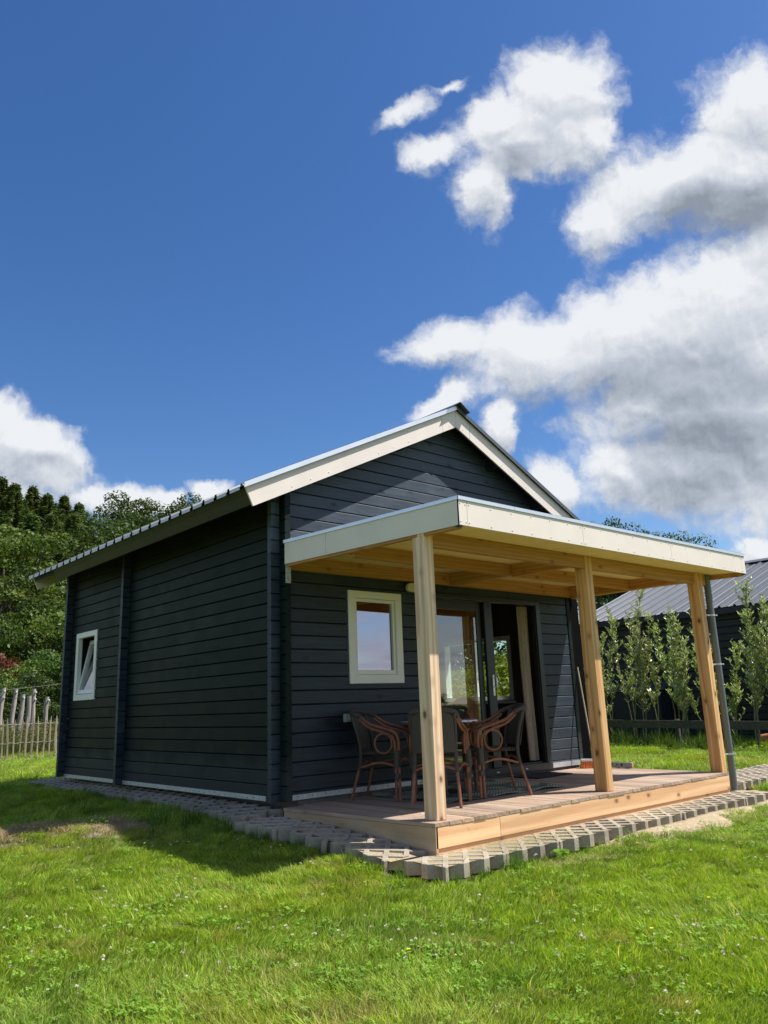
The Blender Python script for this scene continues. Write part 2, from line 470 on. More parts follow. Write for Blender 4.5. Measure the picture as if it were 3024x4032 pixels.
def leafmat(name, cols, trans=0.35, rough=0.5, posvar=None, spec=0.2, tuft=0.0):
    """cols: list of colours spread over the per-leaf attribute r; posvar=(scale, lo, hi, colour, amount) tints patches of ground cover"""
    m, t, b = newmat(name)
    at = t.n('Attribute', attribute_name='r')
    rp = t.n('ValToRGB'); t.l(at.outputs['Fac'], rp.inputs[0])
    el = rp.color_ramp.elements
    n = len(cols)
    el[0].position = 0; el[0].color = (*cols[0], 1)
    el[1].position = 1; el[1].color = (*cols[-1], 1)
    for i in range(1, n - 1):
        q = el.new(i / (n - 1)); q.color = (*cols[i], 1)
    c = rp.outputs[0]
    oi = t.n('ObjectInfo')
    if posvar:
        ge = t.n('NewGeometry')
        for sc, lo, hi, col, amt in posvar:
            f = t.smooth(t.noise(ge.outputs['Position'], sc, 5, 0.6), lo, hi)
            c = t.mix(t.math('MULTIPLY', f, amt), c, col)
        hs = t.n('HueSaturation'); t.l(c, hs.inputs['Color'])
        t.l(t.math('ADD', 1.0 - tuft / 2, t.math('MULTIPLY', oi.outputs['Random'], tuft)), hs.inputs['Value'])
        c = hs.outputs[0]
    else:
        hs = t.n('HueSaturation'); t.l(c, hs.inputs['Color'])
        t.l(t.math('ADD', 0.8, t.math('MULTIPLY', oi.outputs['Random'], 0.4)), hs.inputs['Value'])
        t.l(t.math('ADD', 0.485, t.math('MULTIPLY', oi.outputs['Random'], 0.03)), hs.inputs['Hue'])
        c = hs.outputs[0]
    t.l(c, b.inputs['Base Color'])
    b.inputs['Roughness'].default_value = rough
    b.inputs['Specular IOR Level'].default_value = spec
    tr = t.n('BsdfTranslucent')
    t.l(t.mulc(c, (1.25, 1.3, 0.5)), tr.inputs['Color'])
    mx = t.n('MixShader'); mx.inputs[0].default_value = trans
    t.l(b.outputs[0], mx.inputs[1]); t.l(tr.outputs[0], mx.inputs[2])
    t.l(mx.outputs[0], m.node_tree.nodes['Material Output'].inputs['Surface'])
    return m

GRASSM = leafmat('grass_blade', [(0.14, 0.25, 0.018), (0.24, 0.36, 0.030), (0.35, 0.46, 0.052), (0.48, 0.52, 0.12), (0.64, 0.54, 0.27)], 0.38, 0.5,
                 [(0.55, 0.50, 0.72, (0.40, 0.37, 0.09), 0.65), (1.7, 0.57, 0.74, (0.50, 0.38, 0.16), 0.6), (0.9, 0.56, 0.70, (0.12, 0.25, 0.03), 0.5)], tuft=0.7)
CLOVERM = leafmat('clover_leaf', [(0.11, 0.23, 0.022), (0.17, 0.32, 0.036), (0.25, 0.40, 0.07)], 0.3, 0.6, [(1.2, 0.55, 0.75, (0.28, 0.36, 0.06), 0.5)], spec=0.08, tuft=0.4)
STRAWM = leafmat('straw', [(0.34, 0.26, 0.13), (0.50, 0.41, 0.24), (0.20, 0.16, 0.08)], 0.2, 0.7)
FLOWERM = leafmat('clover_flower', [(0.62, 0.58, 0.50), (0.74, 0.70, 0.64), (0.45, 0.33, 0.24)], 0.2, 0.8)
OAK = leafmat('oak_leaf', [(0.028, 0.054, 0.013), (0.055, 0.092, 0.020), (0.105, 0.155, 0.036)], 0.25, 0.5)
ASH = leafmat('ash_leaf', [(0.042, 0.078, 0.014), (0.085, 0.135, 0.024), (0.160, 0.215, 0.045)], 0.3, 0.5)
FIR = leafmat('fir_needle', [(0.055, 0.090, 0.032), (0.100, 0.145, 0.050), (0.170, 0.205, 0.072)], 0.25, 0.6)
MAPLE = leafmat('bright_bush_leaf', [(0.10, 0.17, 0.018), (0.17, 0.25, 0.022), (0.26, 0.32, 0.04)], 0.4, 0.5)
COPPER = leafmat('copper_leaf', [(0.09, 0.030, 0.018), (0.15, 0.050, 0.025), (0.20, 0.09, 0.03)], 0.2, 0.5)
WEED = leafmat('weed_leaf', [(0.05, 0.095, 0.016), (0.095, 0.13, 0.028), (0.17, 0.15, 0.05), (0.16, 0.11, 0.06)], 0.3, 0.6)
WILLOWM = leafmat('willow_leaf', [(0.20, 0.26, 0.06), (0.34, 0.40, 0.14), (0.60, 0.64, 0.44)], 0.3, 0.35, spec=0.5)
TALLG = leafmat('tall_grass_blade', [(0.06, 0.13, 0.018), (0.11, 0.20, 0.03), (0.22, 0.27, 0.08)], 0.35, 0.5)
BUTTER = simple('buttercup_petal', (0.85, 0.62, 0.01), 0.4, 0, 0.05, 30)

def glass(name, refl, tint=(0.9, 0.95, 0.93), gcol=(0.95, 0.95, 0.97)):
    m, t, b = newmat(name)
    m.node_tree.nodes.remove(b)
    lw = t.n('LayerWeight'); lw.inputs[0].default_value = 0.5
    fr = t.n('Fresnel'); fr.inputs['IOR'].default_value = 1.5
    ge = t.n('NewGeometry')
    f = t.math('MULTIPLY', t.math('ADD', refl, t.math('MULTIPLY', fr.outputs[0], 1.6), clamp=True), t.math('SUBTRACT', 1.0, ge.outputs['Backfacing']))
    tr = t.n('BsdfTransparent'); tr.inputs[0].default_value = (*tint, 1)
    gl = t.n('BsdfGlossy'); gl.inputs['Roughness'].default_value = 0.0; gl.inputs['Color'].default_value = (*gcol, 1)
    tcn = t.n('TexCoord')
    bn = t.n('Bump'); bn.inputs['Strength'].default_value = 0.015; bn.inputs['Distance'].default_value = 0.05
    t.l(t.noise(tcn.outputs['Object'], 1.6, 1.0), bn.inputs['Height']); t.l(bn.outputs[0], gl.inputs['Normal'])
    mx = t.n('MixShader'); t.l(f, mx.inputs[0]); t.l(tr.outputs[0], mx.inputs[1]); t.l(gl.outputs[0], mx.inputs[2])
    t.l(mx.outputs[0], m.node_tree.nodes['Material Output'].inputs['Surface'])
    return m
GLASS = glass('door_glass', 0.14)
MIRROR = glass('reflective_glass', 0.36, (0.30, 0.29, 0.32), (0.80, 0.77, 0.95))
GLASSR = glass('clear_glass', 0.02)

def wicker():
    m, t, b = newmat('grey_wicker')
    tcn = t.n('TexCoord')
    w1 = t.n('TexWave', wave_type='BANDS', bands_direction='Z'); t.l(tcn.outputs['Object'], w1.inputs[0]); w1.inputs['Scale'].default_value = 34
    w2 = t.n('TexWave', wave_type='BANDS', bands_direction='X'); t.l(tcn.outputs['Object'], w2.inputs[0]); w2.inputs['Scale'].default_value = 20
    f = t.math('MAXIMUM', w1.outputs['Fac'], t.math('MULTIPLY', w2.outputs['Fac'], 0.7))
    c = t.mix(f, (0.018, 0.016, 0.014), (0.085, 0.077, 0.066))
    t.l(c, b.inputs['Base Color']); b.inputs['Roughness'].default_value = 0.6
    bump(t, b, f, 0.8, 0.004)
    return m
WICK = wicker()

def rugmat():
    m, t, b = newmat('palm_leaf_rug')
    tcn = t.n('TexCoord')
    v = tcn.outputs['Object']
    # feather-like leaf ribs: bands bent round scattered leaf centres
    vo = t.n('TexVoronoi', feature='F1'); t.l(v, vo.inputs[0]); vo.inputs['Scale'].default_value = 3.2
    sub = t.vm('SUBTRACT', v, vo.outputs['Position'])
    sp = t.n('SeparateXYZ'); t.l(sub, sp.inputs[0])
    ang = t.math('ADD', t.math('MULTIPLY', t.math('ABSOLUTE', sp.outputs[0]), 1.0), t.math('MULTIPLY', sp.outputs[1], 1.1))
    st = t.math('SINE', t.math('MULTIPLY', ang, 150.0))
    body = t.smooth(vo.outputs['Distance'], 0.62, 0.45)
    f = t.math('MULTIPLY', t.smooth(st, -0.3, 0.3), body)
    c = t.mix(f, (0.10, 0.125, 0.09), (0.46, 0.49, 0.38))
    t.l(c, b.inputs['Base Color']); b.inputs['Roughness'].default_value = 0.9
    bump(t, b, t.noise(v, 260, 2), 0.4, 0.003)
    return m
RUGM = rugmat()

# ------------------------------------------------------------------ mesh helpers
class MB:
    def __init__(self, org=(0, 0, 0)):
        self.v = []; self.f = []; self.o = Vector(org); self.sm = False

    def add(self, vs, fs):
        b = len(self.v)
        self.v += [tuple(Vector(p)) for p in vs]
        self.f += [tuple(i + b for i in q) for q in fs]
        return self

    def box(self, x0, x1, y0, y1, z0, z1, M=None):
        vs = [(x, y, z) for z in (z0, z1) for y in (y0, y1) for x in (x0, x1)]
        if M is not None: vs = [M @ Vector(p) for p in vs]
        return self.add(vs, [(0, 2, 3, 1), (4, 5, 7, 6), (0, 1, 5, 4), (2, 6, 7, 3), (0, 4, 6, 2), (1, 3, 7, 5)])

    def bbox(self, x0, x1, y0, y1, z0, z1, c=0.004):
        """box with chamfered edges"""
        bm = bmesh.new()
        vs = [bm.verts.new((x, y, z)) for z in (z0, z1) for y in (y0, y1) for x in (x0, x1)]
        for q in [(0, 2, 3, 1), (4, 5, 7, 6), (0, 1, 5, 4), (2, 6, 7, 3), (0, 4, 6, 2), (1, 3, 7, 5)]:
            bm.faces.new([vs[i] for i in q])
        bmesh.ops.bevel(bm, geom=bm.edges[:], offset=c, segments=1, affect='EDGES')
        bm.verts.index_update()
        self.add([v.co for v in bm.verts], [[v.index for v in f.verts] for f in bm.faces])
        bm.free()
        return self

    def poly(self, pts, ax, a0, a1):
        """extrude a closed polygon (2D points) along axis ax from a0 to a1"""
        n = len(pts)
        def P(p, a):
            return {'x': (a, p[0], p[1]), 'y': (p[0], a, p[1]), 'z': (p[0], p[1], a)}[ax]
        vs = [P(p, a0) for p in pts] + [P(p, a1) for p in pts]
        fs = [tuple(range(n)), tuple(range(2 * n - 1, n - 1, -1))]
        fs += [(i, i + n, (i + 1) % n + n, (i + 1) % n) for i in range(n)]
        return self.add(vs, fs)

    def tube(self, path, r, seg=8, caps=True, closed=False):
        path = [Vector(p) for p in path]
        n = len(path)
        rr = r if hasattr(r, '__len__') else [r] * n
        base = len(self.v)
        prev = None
        for i, p in enumerate(path):
            if closed: d = path[(i + 1) % n] - path[i - 1]
            else: d = path[min(i + 1, n - 1)] - path[max(i - 1, 0)]
            d.normalize()
            if prev is None:
                a = Vector((0, 0, 1)) if abs(d.z) < 0.9 else Vector((1, 0, 0))
                u = d.cross(a).normalized()
            else:
                u = (prev - d * prev.dot(d)).normalized()
            prev = u
            w = d.cross(u)
            for k in range(seg):
                t = 2 * PI * k / seg
                self.v.append(tuple(p + (u * math.cos(t) + w * math.sin(t)) * rr[i]))
        m = n if closed else n - 1
        for i in range(m):
            for k in range(seg):
                a = base + i * seg + k; b = base + i * seg + (k + 1) % seg
                c = base + ((i + 1) % n) * seg + (k + 1) % seg; d = base + ((i + 1) % n) * seg + k
                self.f.append((a, b, c, d))
        if caps and not closed:
            self.f.append(tuple(base + k for k in range(seg - 1, -1, -1)))
            self.f.append(tuple(base + (n - 1) * seg + k for k in range(seg)))
        return self

    def cyl(self, p, r, h, seg=16, ax='z', r2=None):
        d = {'x': Vector((h, 0, 0)), 'y': Vector((0, h, 0)), 'z': Vector((0, 0, h))}[ax]
        return self.tube([Vector(p), Vector(p) + d], [r, r if r2 is None else r2], seg)

    def build(self, name, mat, parent=None, smooth=False, wl=None):
        me = bpy.data.meshes.new(name)
        o = self.o
        me.from_pydata([(p[0] - o.x, p[1] - o.y, p[2] - o.z) for p in self.v], [], self.f)
        me.materials.append(mat)
        if smooth:
            me.polygons.foreach_set('use_smooth', [True] * len(me.polygons))
            try: me.set_sharp_from_angle(angle=R(40))
            except Exception: pass
        ob = bpy.data.objects.new(name, me)
        COL.objects.link(ob)
        bm = bmesh.new(); bm.from_mesh(me)
        bmesh.ops.recalc_face_normals(bm, faces=bm.faces[:])
        bm.to_mesh(me); bm.free()
        if parent is not None: ob.parent = parent
        return ob

def arrmesh(name, V, F, mat, attr=None, parent=None, link=True):
    """quick mesh from numpy quads; attr = per-vertex float 'r'"""
    me = bpy.data.meshes.new(name)
    V = np.asarray(V, np.float32); F = np.asarray(F, np.int32)
    k = F.shape[1]
    me.vertices.add(len(V)); me.vertices.foreach_set('co', V.ravel())
    me.loops.add(F.size); me.loops.foreach_set('vertex_index', F.ravel())
    me.polygons.add(len(F)); me.polygons.foreach_set('loop_start', np.arange(0, F.size, k, dtype=np.int32))
    me.update(calc_edges=True)
    if attr is not None:
        a = me.attributes.new('r', 'FLOAT', 'POINT'); a.data.foreach_set('value', np.asarray(attr, np.float32))
    me.materials.append(mat)
    ob = bpy.data.objects.new(name, me)
    if link: COL.objects.link(ob)
    if parent is not None: ob.parent = parent
    return ob

def tag(o, label=None, cat=None, group=None, kind=None):
    if label: o['label'] = label
    if cat: o['category'] = cat
    if group: o['group'] = group
    if kind: o['kind'] = kind
    return o

def empty(name, loc, label=None, cat=None, group=None, rz=0.0):
    o = bpy.data.objects.new(name, None)
    o.empty_display_size = 0.2
    COL.objects.link(o)
    o.location = loc
    o.rotation_euler = (0, 0, rz)
    return tag(o, label, cat, group)

def copy_tree(o, parent=None):
    c = o.copy(); COL.objects.link(c)
    if parent is not None: c.parent = parent
    for ch in list(o.children): copy_tree(ch, c)
    return c

def sstep(a, b, x):
    t = np.clip((np.asarray(x, float) - a) / (b - a), 0, 1)
    return t * t * (3 - 2 * t)
# ------------------------------------------------------------------ dimensions of the place (metres; z = 0 at the lowest log joint)
P_, T_, H_ = 0.1003, 0.0676, 0.135
WID, YM, YF = 4.786, 3.5922, 5.6655
XA, ZA, SL, XL, YB, BW = 2.48, 4.333, 0.485, -0.535, -0.22, 0.207
XR = 2 * XA - XL
YR = 6.0
ROOFT = 0.10
ZD, XD0, XD1, YD0, ZB = -0.116, 0.09, 4.812, -1.974, -0.30
def zt(x): return ZA - SL * abs(x - XA)
CS = 1 / math.hypot(1, SL)

def zpav(y):
    """height of the paver strip down the left side, sloping to the front"""
    return -0.145 - 0.05 * (1 - sstep(-0.6, 1.5, y)) - 0.135 * (1 - sstep(-2.3, -0.5, y))

MOUND = [(-1.30, 0.75, 0.35, 0.10), (-1.15, 1.25, 0.30, 0.09), (-1.75, 1.15, 0.35, 0.12), (-2.2, 1.1, 0.3, 0.08)]
def zlawn(x, y):
    x = np.asarray(x, float); y = np.asarray(y, float)
    z = -0.50 + 0.20 * sstep(-4.0, 1.5, y) - 0.09 * sstep(4.0, 10.0, x) + 0.05 * sstep(6, 12, y)
    z = z + 0.012 * np.sin(1.7 * x + 0.6 * y) * np.cos(1.3 * y - 0.4 * x) + 0.008 * np.sin(4.1 * x - 2.3 * y)
    for mx, my, r, h in MOUND:
        z = z + h * np.exp(-((x - mx) ** 2 + (y - my) ** 2) / (r * r))
    z = z - 0.05 * np.exp(-((x + 0.95) ** 2 + (y - 1.0) ** 2) / 0.03)
    z = z + (0.055 * sstep(-2.7, -1.5, y) + 0.022 * sstep(0.2, 2.4, y)) * np.exp(-((x + 0.38) / 0.45) ** 2) * (1 - sstep(6.0, 7.0, y))
    # wooded hill behind, falling away on the right
    d = x * 0.30 + y * 0.95
    z = z + 9.0 * sstep(38, 90, d) * (1 - sstep(20, 70, x))
    return z
def footprint(x, y):
    x = np.asarray(x); y = np.asarray(y)
    return ((x > -0.25 - 0.13 * (y < 0)) & (x < 5.35) & (y > -2.30) & (y < 6.5)) | ((x > 5.0) & (x < 9.4) & (y > -1.55) & (y < -0.70))
def sandy(x, y):
    """0..1 where the sand lies bare beside the pavers"""
    x = np.asarray(x, float); y = np.asarray(y, float)
    n = 0.10 * np.sin(3.1 * x + 1.0) + 0.07 * np.sin(7.3 * x) + 0.05 * np.sin(13 * x + y * 3)
    a = (1 - sstep(0.10, 0.30, (-2.33 - y) + n * 0.9)) * sstep(0.9, 2.6, x) * (1 - sstep(5.2, 5.7, x)) * (y > -3.2) * (y < -2.0)
    b = ((x > 5.2) & (y > -2.0) & (y < -1.45) & (x < 6.2)) * 1.0
    return np.clip(a + b, 0, 1)
def dirty(x, y):
    x = np.asarray(x, float); y = np.asarray(y, float)
    m = 0
    for mx, my, r, h in MOUND: m = m + np.exp(-((x - mx) ** 2 + (y - my) ** 2) / (r * r * 0.8))
    m = m + 0.8 * np.exp(-((x + 0.95) ** 2 + (y - 1.0) ** 2) / 0.05)
    m = m + 0.7 * np.exp(-((x + 2.0) ** 2 / 0.5 + (y - 2.3) ** 2 / 0.12))
    return np.clip(m, 0, 1)

# ------------------------------------------------------------------ ground
def axis_coords(lo, hi, fine_lo, fine_hi, step):
    a = list(np.arange(fine_lo, fine_hi + 1e-6, step))
    s = step; x = fine_hi
    while x < hi: s *= 1.18; x += s; a.append(min(x, hi))
    s = step; x = fine_lo
    while x > lo: s *= 1.18; x -= s; a.insert(0, max(x, lo))
    return np.array(a)
gx = axis_coords(-420, 520, -5.5, 9.5, 0.06)
gy = axis_coords(-320, 620, -5.5, 7.0, 0.06)
GX, GY = np.meshgrid(gx, gy)
GZ = zlawn(GX, GY)
GZ = np.where(footprint(GX, GY), GZ - 0.14, GZ)
GZ = GZ + 0.055 * sandy(GX, GY) * (GY < -2.0)
GZ = GZ + (dirty(GX, GY) > 0.4) * rng.uniform(-0.012, 0.012, GZ.shape)
nx, ny = len(gx), len(gy)
idx = np.arange(nx * ny).reshape(ny, nx)
GF = np.stack([idx[:-1, :-1], idx[:-1, 1:], idx[1:, 1:], idx[1:, :-1]], -1).reshape(-1, 4)
ground = arrmesh('ground', np.stack([GX, GY, GZ], -1).reshape(-1, 3), GF, GROUND)
tag(ground, kind='structure')
for nm_, val_ in (('sand', np.maximum(sandy(GX, GY), footprint(GX, GY) * 1.0)), ('dirt', dirty(GX, GY))):
    a_ = ground.data.attributes.new(nm_, 'FLOAT', 'POINT'); a_.data.foreach_set('value', val_.ravel().astype(np.float32))
ground.data.polygons.foreach_set('use_smooth', [True] * len(GF))

# ------------------------------------------------------------------ grass pavers: diamond lattice blocks with truncated teeth
PITCH = 0.2155
def paver_mesh():
    a = PITCH / 2; nxn, nyn = 7, 5
    Lx, Ly = a * (nxn - 1), a * (nyn - 1)
    h = 0.10; w = 0.042; hd = w / math.sqrt(2) * 1.0
    V, F = [], []
    def prism(pts, sides):
        b = len(V); n = len(pts)
        for p in pts: V.append((p[0], p[1], 0))
        for p in pts: V.append((p[0], p[1], -h))
        F.append([b + i for i in range(n)])
        for i in sides: F.append([b + i, b + i + n, b + (i + 1) % n + n, b + (i + 1) % n])
    for m in range(nxn):
        for n in range(nyn):
            if (m + n) % 2: continue
            x, y = m * a, n * a
            pts = [(x + w * 0.7071, y), (x, y + w * 0.7071), (x - w * 0.7071, y), (x, y - w * 0.7071)]
            # clip to the block outline: edge nodes are cut flat
            def clip(ps, inside, inter):
                out = []
                for i in range(len(ps)):
                    p, q = ps[i], ps[(i + 1) % len(ps)]
                    if inside(p): out.append(p)
                    if inside(p) != inside(q): out.append(inter(p, q))
                return out
            e = 1e-6
            for ax, val, sg in ((0, -e, 1), (0, Lx + e, -1), (1, -e, 1), (1, Ly + e, -1)):
                ins = lambda p: sg * (p[ax] - val) >= 0
                def inter(p, q):
                    t = (val - p[ax]) / (q[ax] - p[ax]); return (p[0] + t * (q[0] - p[0]), p[1] + t * (q[1] - p[1]))
                if len(pts) >= 3: pts = clip(pts, ins, inter)
            if len(pts) < 3: continue
            n_ = len(pts); sd = []
            for i in range(n_):
                p, q = pts[i], pts[(i + 1) % n_]
                for ax, val in ((0, 0), (0, Lx), (1, 0), (1, Ly)):
                    if abs(p[ax] - val) < 1e-4 and abs(q[ax] - val) < 1e-4: sd.append(i)
            prism(pts, sd)
            for dm, dn in ((1, 1), (1, -1)):
                m2, n2 = m + dm, n + dn
                if not (0 <= m2 < nxn and 0 <= n2 < nyn): continue
                dx, dy = dm * 0.7071, dn * 0.7071
                px, py = -dy, dx
                k = w / 2
                x0, y0 = x + dx * k, y + dy * k
                x1, y1 = m2 * a - dx * k, n2 * a - dy * k
                prism([(x0 - px * k, y0 - py * k), (x1 - px * k, y1 - py * k), (x1 + px * k, y1 + py * k), (x0 + px * k, y0 + py * k)], [0, 2])
    me = bpy.data.meshes.new('grass_paver')
    me.from_pydata(V, [], F)
    bm = bmesh.new(); bm.from_mesh(me)
    bmesh.ops.remove_doubles(bm, verts=bm.verts[:], dist=0.0005)
    ed = [e for e in bm.edges if e.is_manifold and e.calc_face_angle(0) > R(60) and all(v.co.z > -0.01 for v in e.verts)]
    bmesh.ops.bevel(bm, geom=ed, offset=0.004, segments=1, affect='EDGES')
    bmesh.ops.recalc_face_normals(bm, faces=bm.faces[:])
    bm.to_mesh(me); bm.free()
    me.materials.append(CONC)
    return me, Lx, Ly
pmesh, PL, PD = paver_mesh()
path = tag(empty('paver_path', (0, 0, -0.3)), kind='structure')
def paver(x, y, z, rz=0.0, tilt=(0, 0)):
    o = bpy.data.objects.new('paver', pmesh); COL.objects.link(o); o.parent = path
    o.location = (x, y, z + 0.3)
    o.rotation_euler = (tilt[0], tilt[1], rz)
for i in range(8):      # front strip
    paver(-0.185 + i * (PL + 0.006), -2.335 + random.uniform(-0.008, 0.012), -0.333 + random.uniform(-0.008, 0.006), random.uniform(-0.006, 0.006), (random.uniform(-0.012, 0.006), random.uniform(-0.01, 0.01)))
y = -1.88
for i in range(13):     # left strip: beside the deck, then half tucked under the cabin
    zm = float(zpav(y)); zn = float(zpav(y + PL))
    xin = (0.082, 0.022, -0.022, 0.075, 0.125, 0.17)[i] if i < 6 else 0.205
    paver(xin + random.uniform(-0.012, 0.0), y, (zm if i < 3 else zm * 0.35 - 0.128 * 0.65 if i < 5 else -0.128) + random.uniform(-0.006, 0.006), PI / 2 + random.uniform(-0.008, 0.008), (random.uniform(-0.02, 0.0) - (0.02 if i < 3 else 0.09), -math.atan2(zn - zm, PL)))
    y += PL + 0.005
for i in range(6):      # path leading off to the right
    for j in range(2):
        paver(5.22 + i * (PL + 0.006) + 0.3 * j, -1.52 + j * (PD + 0.006), -0.345 + random.uniform(-0.006, 0.006), random.uniform(-0.006, 0.006))
# sand in and under the pavers
sb = MB()
NX = 60
for i in range(NX):
    for (ya, yb2, f) in ((-2.30, -1.9, None),):
        xa_, xb_ = -0.15 + i * 5.35 / NX, -0.15 + (i + 1) * 5.35 / NX
        sb.add([(xa_, ya, -0.350), (xb_, ya, -0.350), (xb_, yb2, -0.347), (xa_, yb2, -0.347)], [(0, 1, 2, 3)])
ys = np.linspace(-1.9, 6.4, 60)
for a_, b_ in zip(ys[:-1], ys[1:]):
    za_, zb_ = float(zpav(a_)) - 0.022, float(zpav(b_)) - 0.022
    xo_ = -0.20 if a_ > 1.2 else -0.31
    xi_ = 0.2 if a_ > 0.05 else -0.05
    dz_ = -0.03 if a_ > 0.05 else 0.0
    sb.add([(xo_, a_, za_ + dz_), (xi_, a_, za_), (xi_, b_, zb_), (xo_, b_, zb_ + dz_)], [(0, 1, 2, 3)])
sb.add([(5.2, -1.50, -0.37), (9.4, -1.50, -0.37), (9.4, -0.68, -0.37), (5.2, -0.68, -0.37)], [(0, 1, 2, 3)])
tag(sb.build('sand_bed', SAND), kind='structure')

# ------------------------------------------------------------------ cabin
CO = (0, 0, -0.08)
cabin = empty('log_cabin', CO, 'dark blue-grey log cabin with cream barge boards and a metal gable roof', 'cabin')
def cmb(): return MB(CO)

def log_profile(z0, z1, lo, hi):
    """outer face profile (depth behind face, z) of one log, clipped between lo and hi"""
    pts = [(0.016, z0 + 0.0005), (0.004, z0 + 0.004), (0.0, z0 + 0.008), (0.0, z1 - 0.011), (0.004, z1 - 0.006), (0.016, z1 - 0.0015)]
    out = []
    for i, (d, z) in enumerate(pts):
        if lo <= z <= hi: out.append((d, z))
        if i + 1 < len(pts):
            d2, z2 = pts[i + 1]
            for lim in (lo, hi):
                if (z - lim) * (z2 - lim) < 0:
                    t = (lim - z) / (z2 - z); out.append((d + t * (d2 - d), lim))
    out = sorted(out, key=lambda q: q[1])
    return out

def log_piece(parent, axis, face, sign, a_of_z, b_of_z, z0, z1, lo=-9, hi=9, mat=None):
    """axis: direction of the log; face: coordinate of the outer face; sign: +1 inside lies in + direction.
    both faces of the log carry the groove"""
    pr = log_profile(z0, z1, lo, hi)
    if len(pr) < 2: return None
    ring = [(d, z) for d, z in pr] + [(T_ - d, z) for d, z in reversed(pr)]
    mb = cmb(); n = len(ring)
    def P(d, z, a):
        q = face + sign * d
        return (a, q, z) if axis == 'x' else (q, a, z)
    va = [P(d, z, a_of_z(z)) for d, z in ring]; vb = [P(d, z, b_of_z(z)) for d, z in ring]
    fs = [tuple(range(n)), tuple(range(2 * n - 1, n - 1, -1))] + [(i, i + n, (i + 1) % n + n, (i + 1) % n) for i in range(n)]
    mb.add(va + vb, fs)
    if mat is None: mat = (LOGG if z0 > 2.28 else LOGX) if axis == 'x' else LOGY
    return mb.build('log', mat, parent)

def wall_logs(parent, axis, face, sign, a, b, zbase, k0, k1, openings, ztop=None, slopeclip=False):
    for k in range(k0, k1):
        z0 = zbase + H_ * k; z1 = z0 + H_
        lo = -0.076; hi = 9.0
        if ztop is not None: hi = ztop
        if z0 > hi - 0.01: break
        if slopeclip:
            if z0 > zt(XA) - ROOFT - 0.03: break
            hi = min(hi, zt(XA) - ROOFT - 0.01)
            A = lambda z: max(a, XA - (zt(XA) - ROOFT - z) / SL)
            B = lambda z: min(b, XA + (zt(XA) - ROOFT - z) / SL)
        else:
            A = lambda z: a
            B = lambda z: b
        segs = [(A, B, lo, hi)]
        for (oa, ob, oz0, oz1) in openings:
            if oz1 <= z0 + 0.004 or oz0 >= z1 - 0.004: continue
            new = []
            for (fa, fb, l, h) in segs:
                if fa(z0) < oa < fb(z0) or fa(z0) < ob < fb(z0):
                    if oa > fa(z0): new.append((fa, (lambda z, q=oa: q), l, h))
                    if ob < fb(z0): new.append(((lambda z, q=ob: q), fb, l, h))
                    if oz0 > z0 + 0.012: new.append(((lambda z, q=oa: q), (lambda z, q=ob: q), l, min(h, oz0)))
                    if oz1 < z1 - 0.012: new.append(((lambda z, q=oa: q), (lambda z, q=ob: q), max(l, oz1), h))
                else: new.append((fa, fb, l, h))
            segs = new
        for (fa, fb, l, h) in segs:
            log_piece(parent, axis, face, sign, fa, fb, z0, z1, l, h)

def lining(name, axis, q0, q1, a, b, z0, z1, openings, mat):
    mb = cmb()
    def bx(u0, u1, w0, w1):
        if u1 - u0 < 1e-3 or w1 - w0 < 1e-3: return
        if axis == 'x': mb.box(u0, u1, q0, q1, w0, w1)
        else: mb.box(q0, q1, u0, u1, w0, w1)
    cur = a
    for (oa, ob, oz0, oz1) in sorted(openings):
        bx(cur, oa, z0, z1); bx(oa, ob, z0, oz0); bx(oa, ob, oz1, z1); cur = ob
    bx(cur, b, z0, z1)
    return mb.build(name, mat, cabin)

FWIN = (0.875, 1.613, 1.012, 1.972)
FDOOR = (2.02, 4.100, -0.20, 2.032)
SWIN = (4.66, 5.42, 1.005, 1.962)
RWIN = (1.02, 2.42, 0.78, 1.70)
fw = lining('front_wall', 'x', T_ + 0.001, T_ + 0.02, T_ + 0.03, WID - T_ - 0.03, -0.05, 2.95, [FWIN, FDOOR], INTER)
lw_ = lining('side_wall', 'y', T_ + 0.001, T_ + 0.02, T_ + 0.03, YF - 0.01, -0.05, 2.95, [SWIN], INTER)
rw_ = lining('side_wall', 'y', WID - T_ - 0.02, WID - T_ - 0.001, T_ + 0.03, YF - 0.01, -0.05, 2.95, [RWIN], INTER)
bw_ = lining('rear_wall', 'x', YF - 0.02, YF - 0.001, T_ + 0.03, WID - T_ - 0.03, -0.05, 2.95, [], INTER)
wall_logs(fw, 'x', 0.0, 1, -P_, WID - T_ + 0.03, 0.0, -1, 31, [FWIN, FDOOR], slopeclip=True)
SIDETOP = zt(0) - ROOFT - 0.005
wall_logs(lw_, 'y', 0.0, 1, -P_, YF + T_ + P_, H_ / 2, -1, 24, [SWIN], ztop=SIDETOP)
wall_logs(rw_, 'y', WID, -1, -0.012, YF + T_ + P_, H_ / 2, -1, 24, [RWIN], ztop=zt(WID) - ROOFT - 0.005)
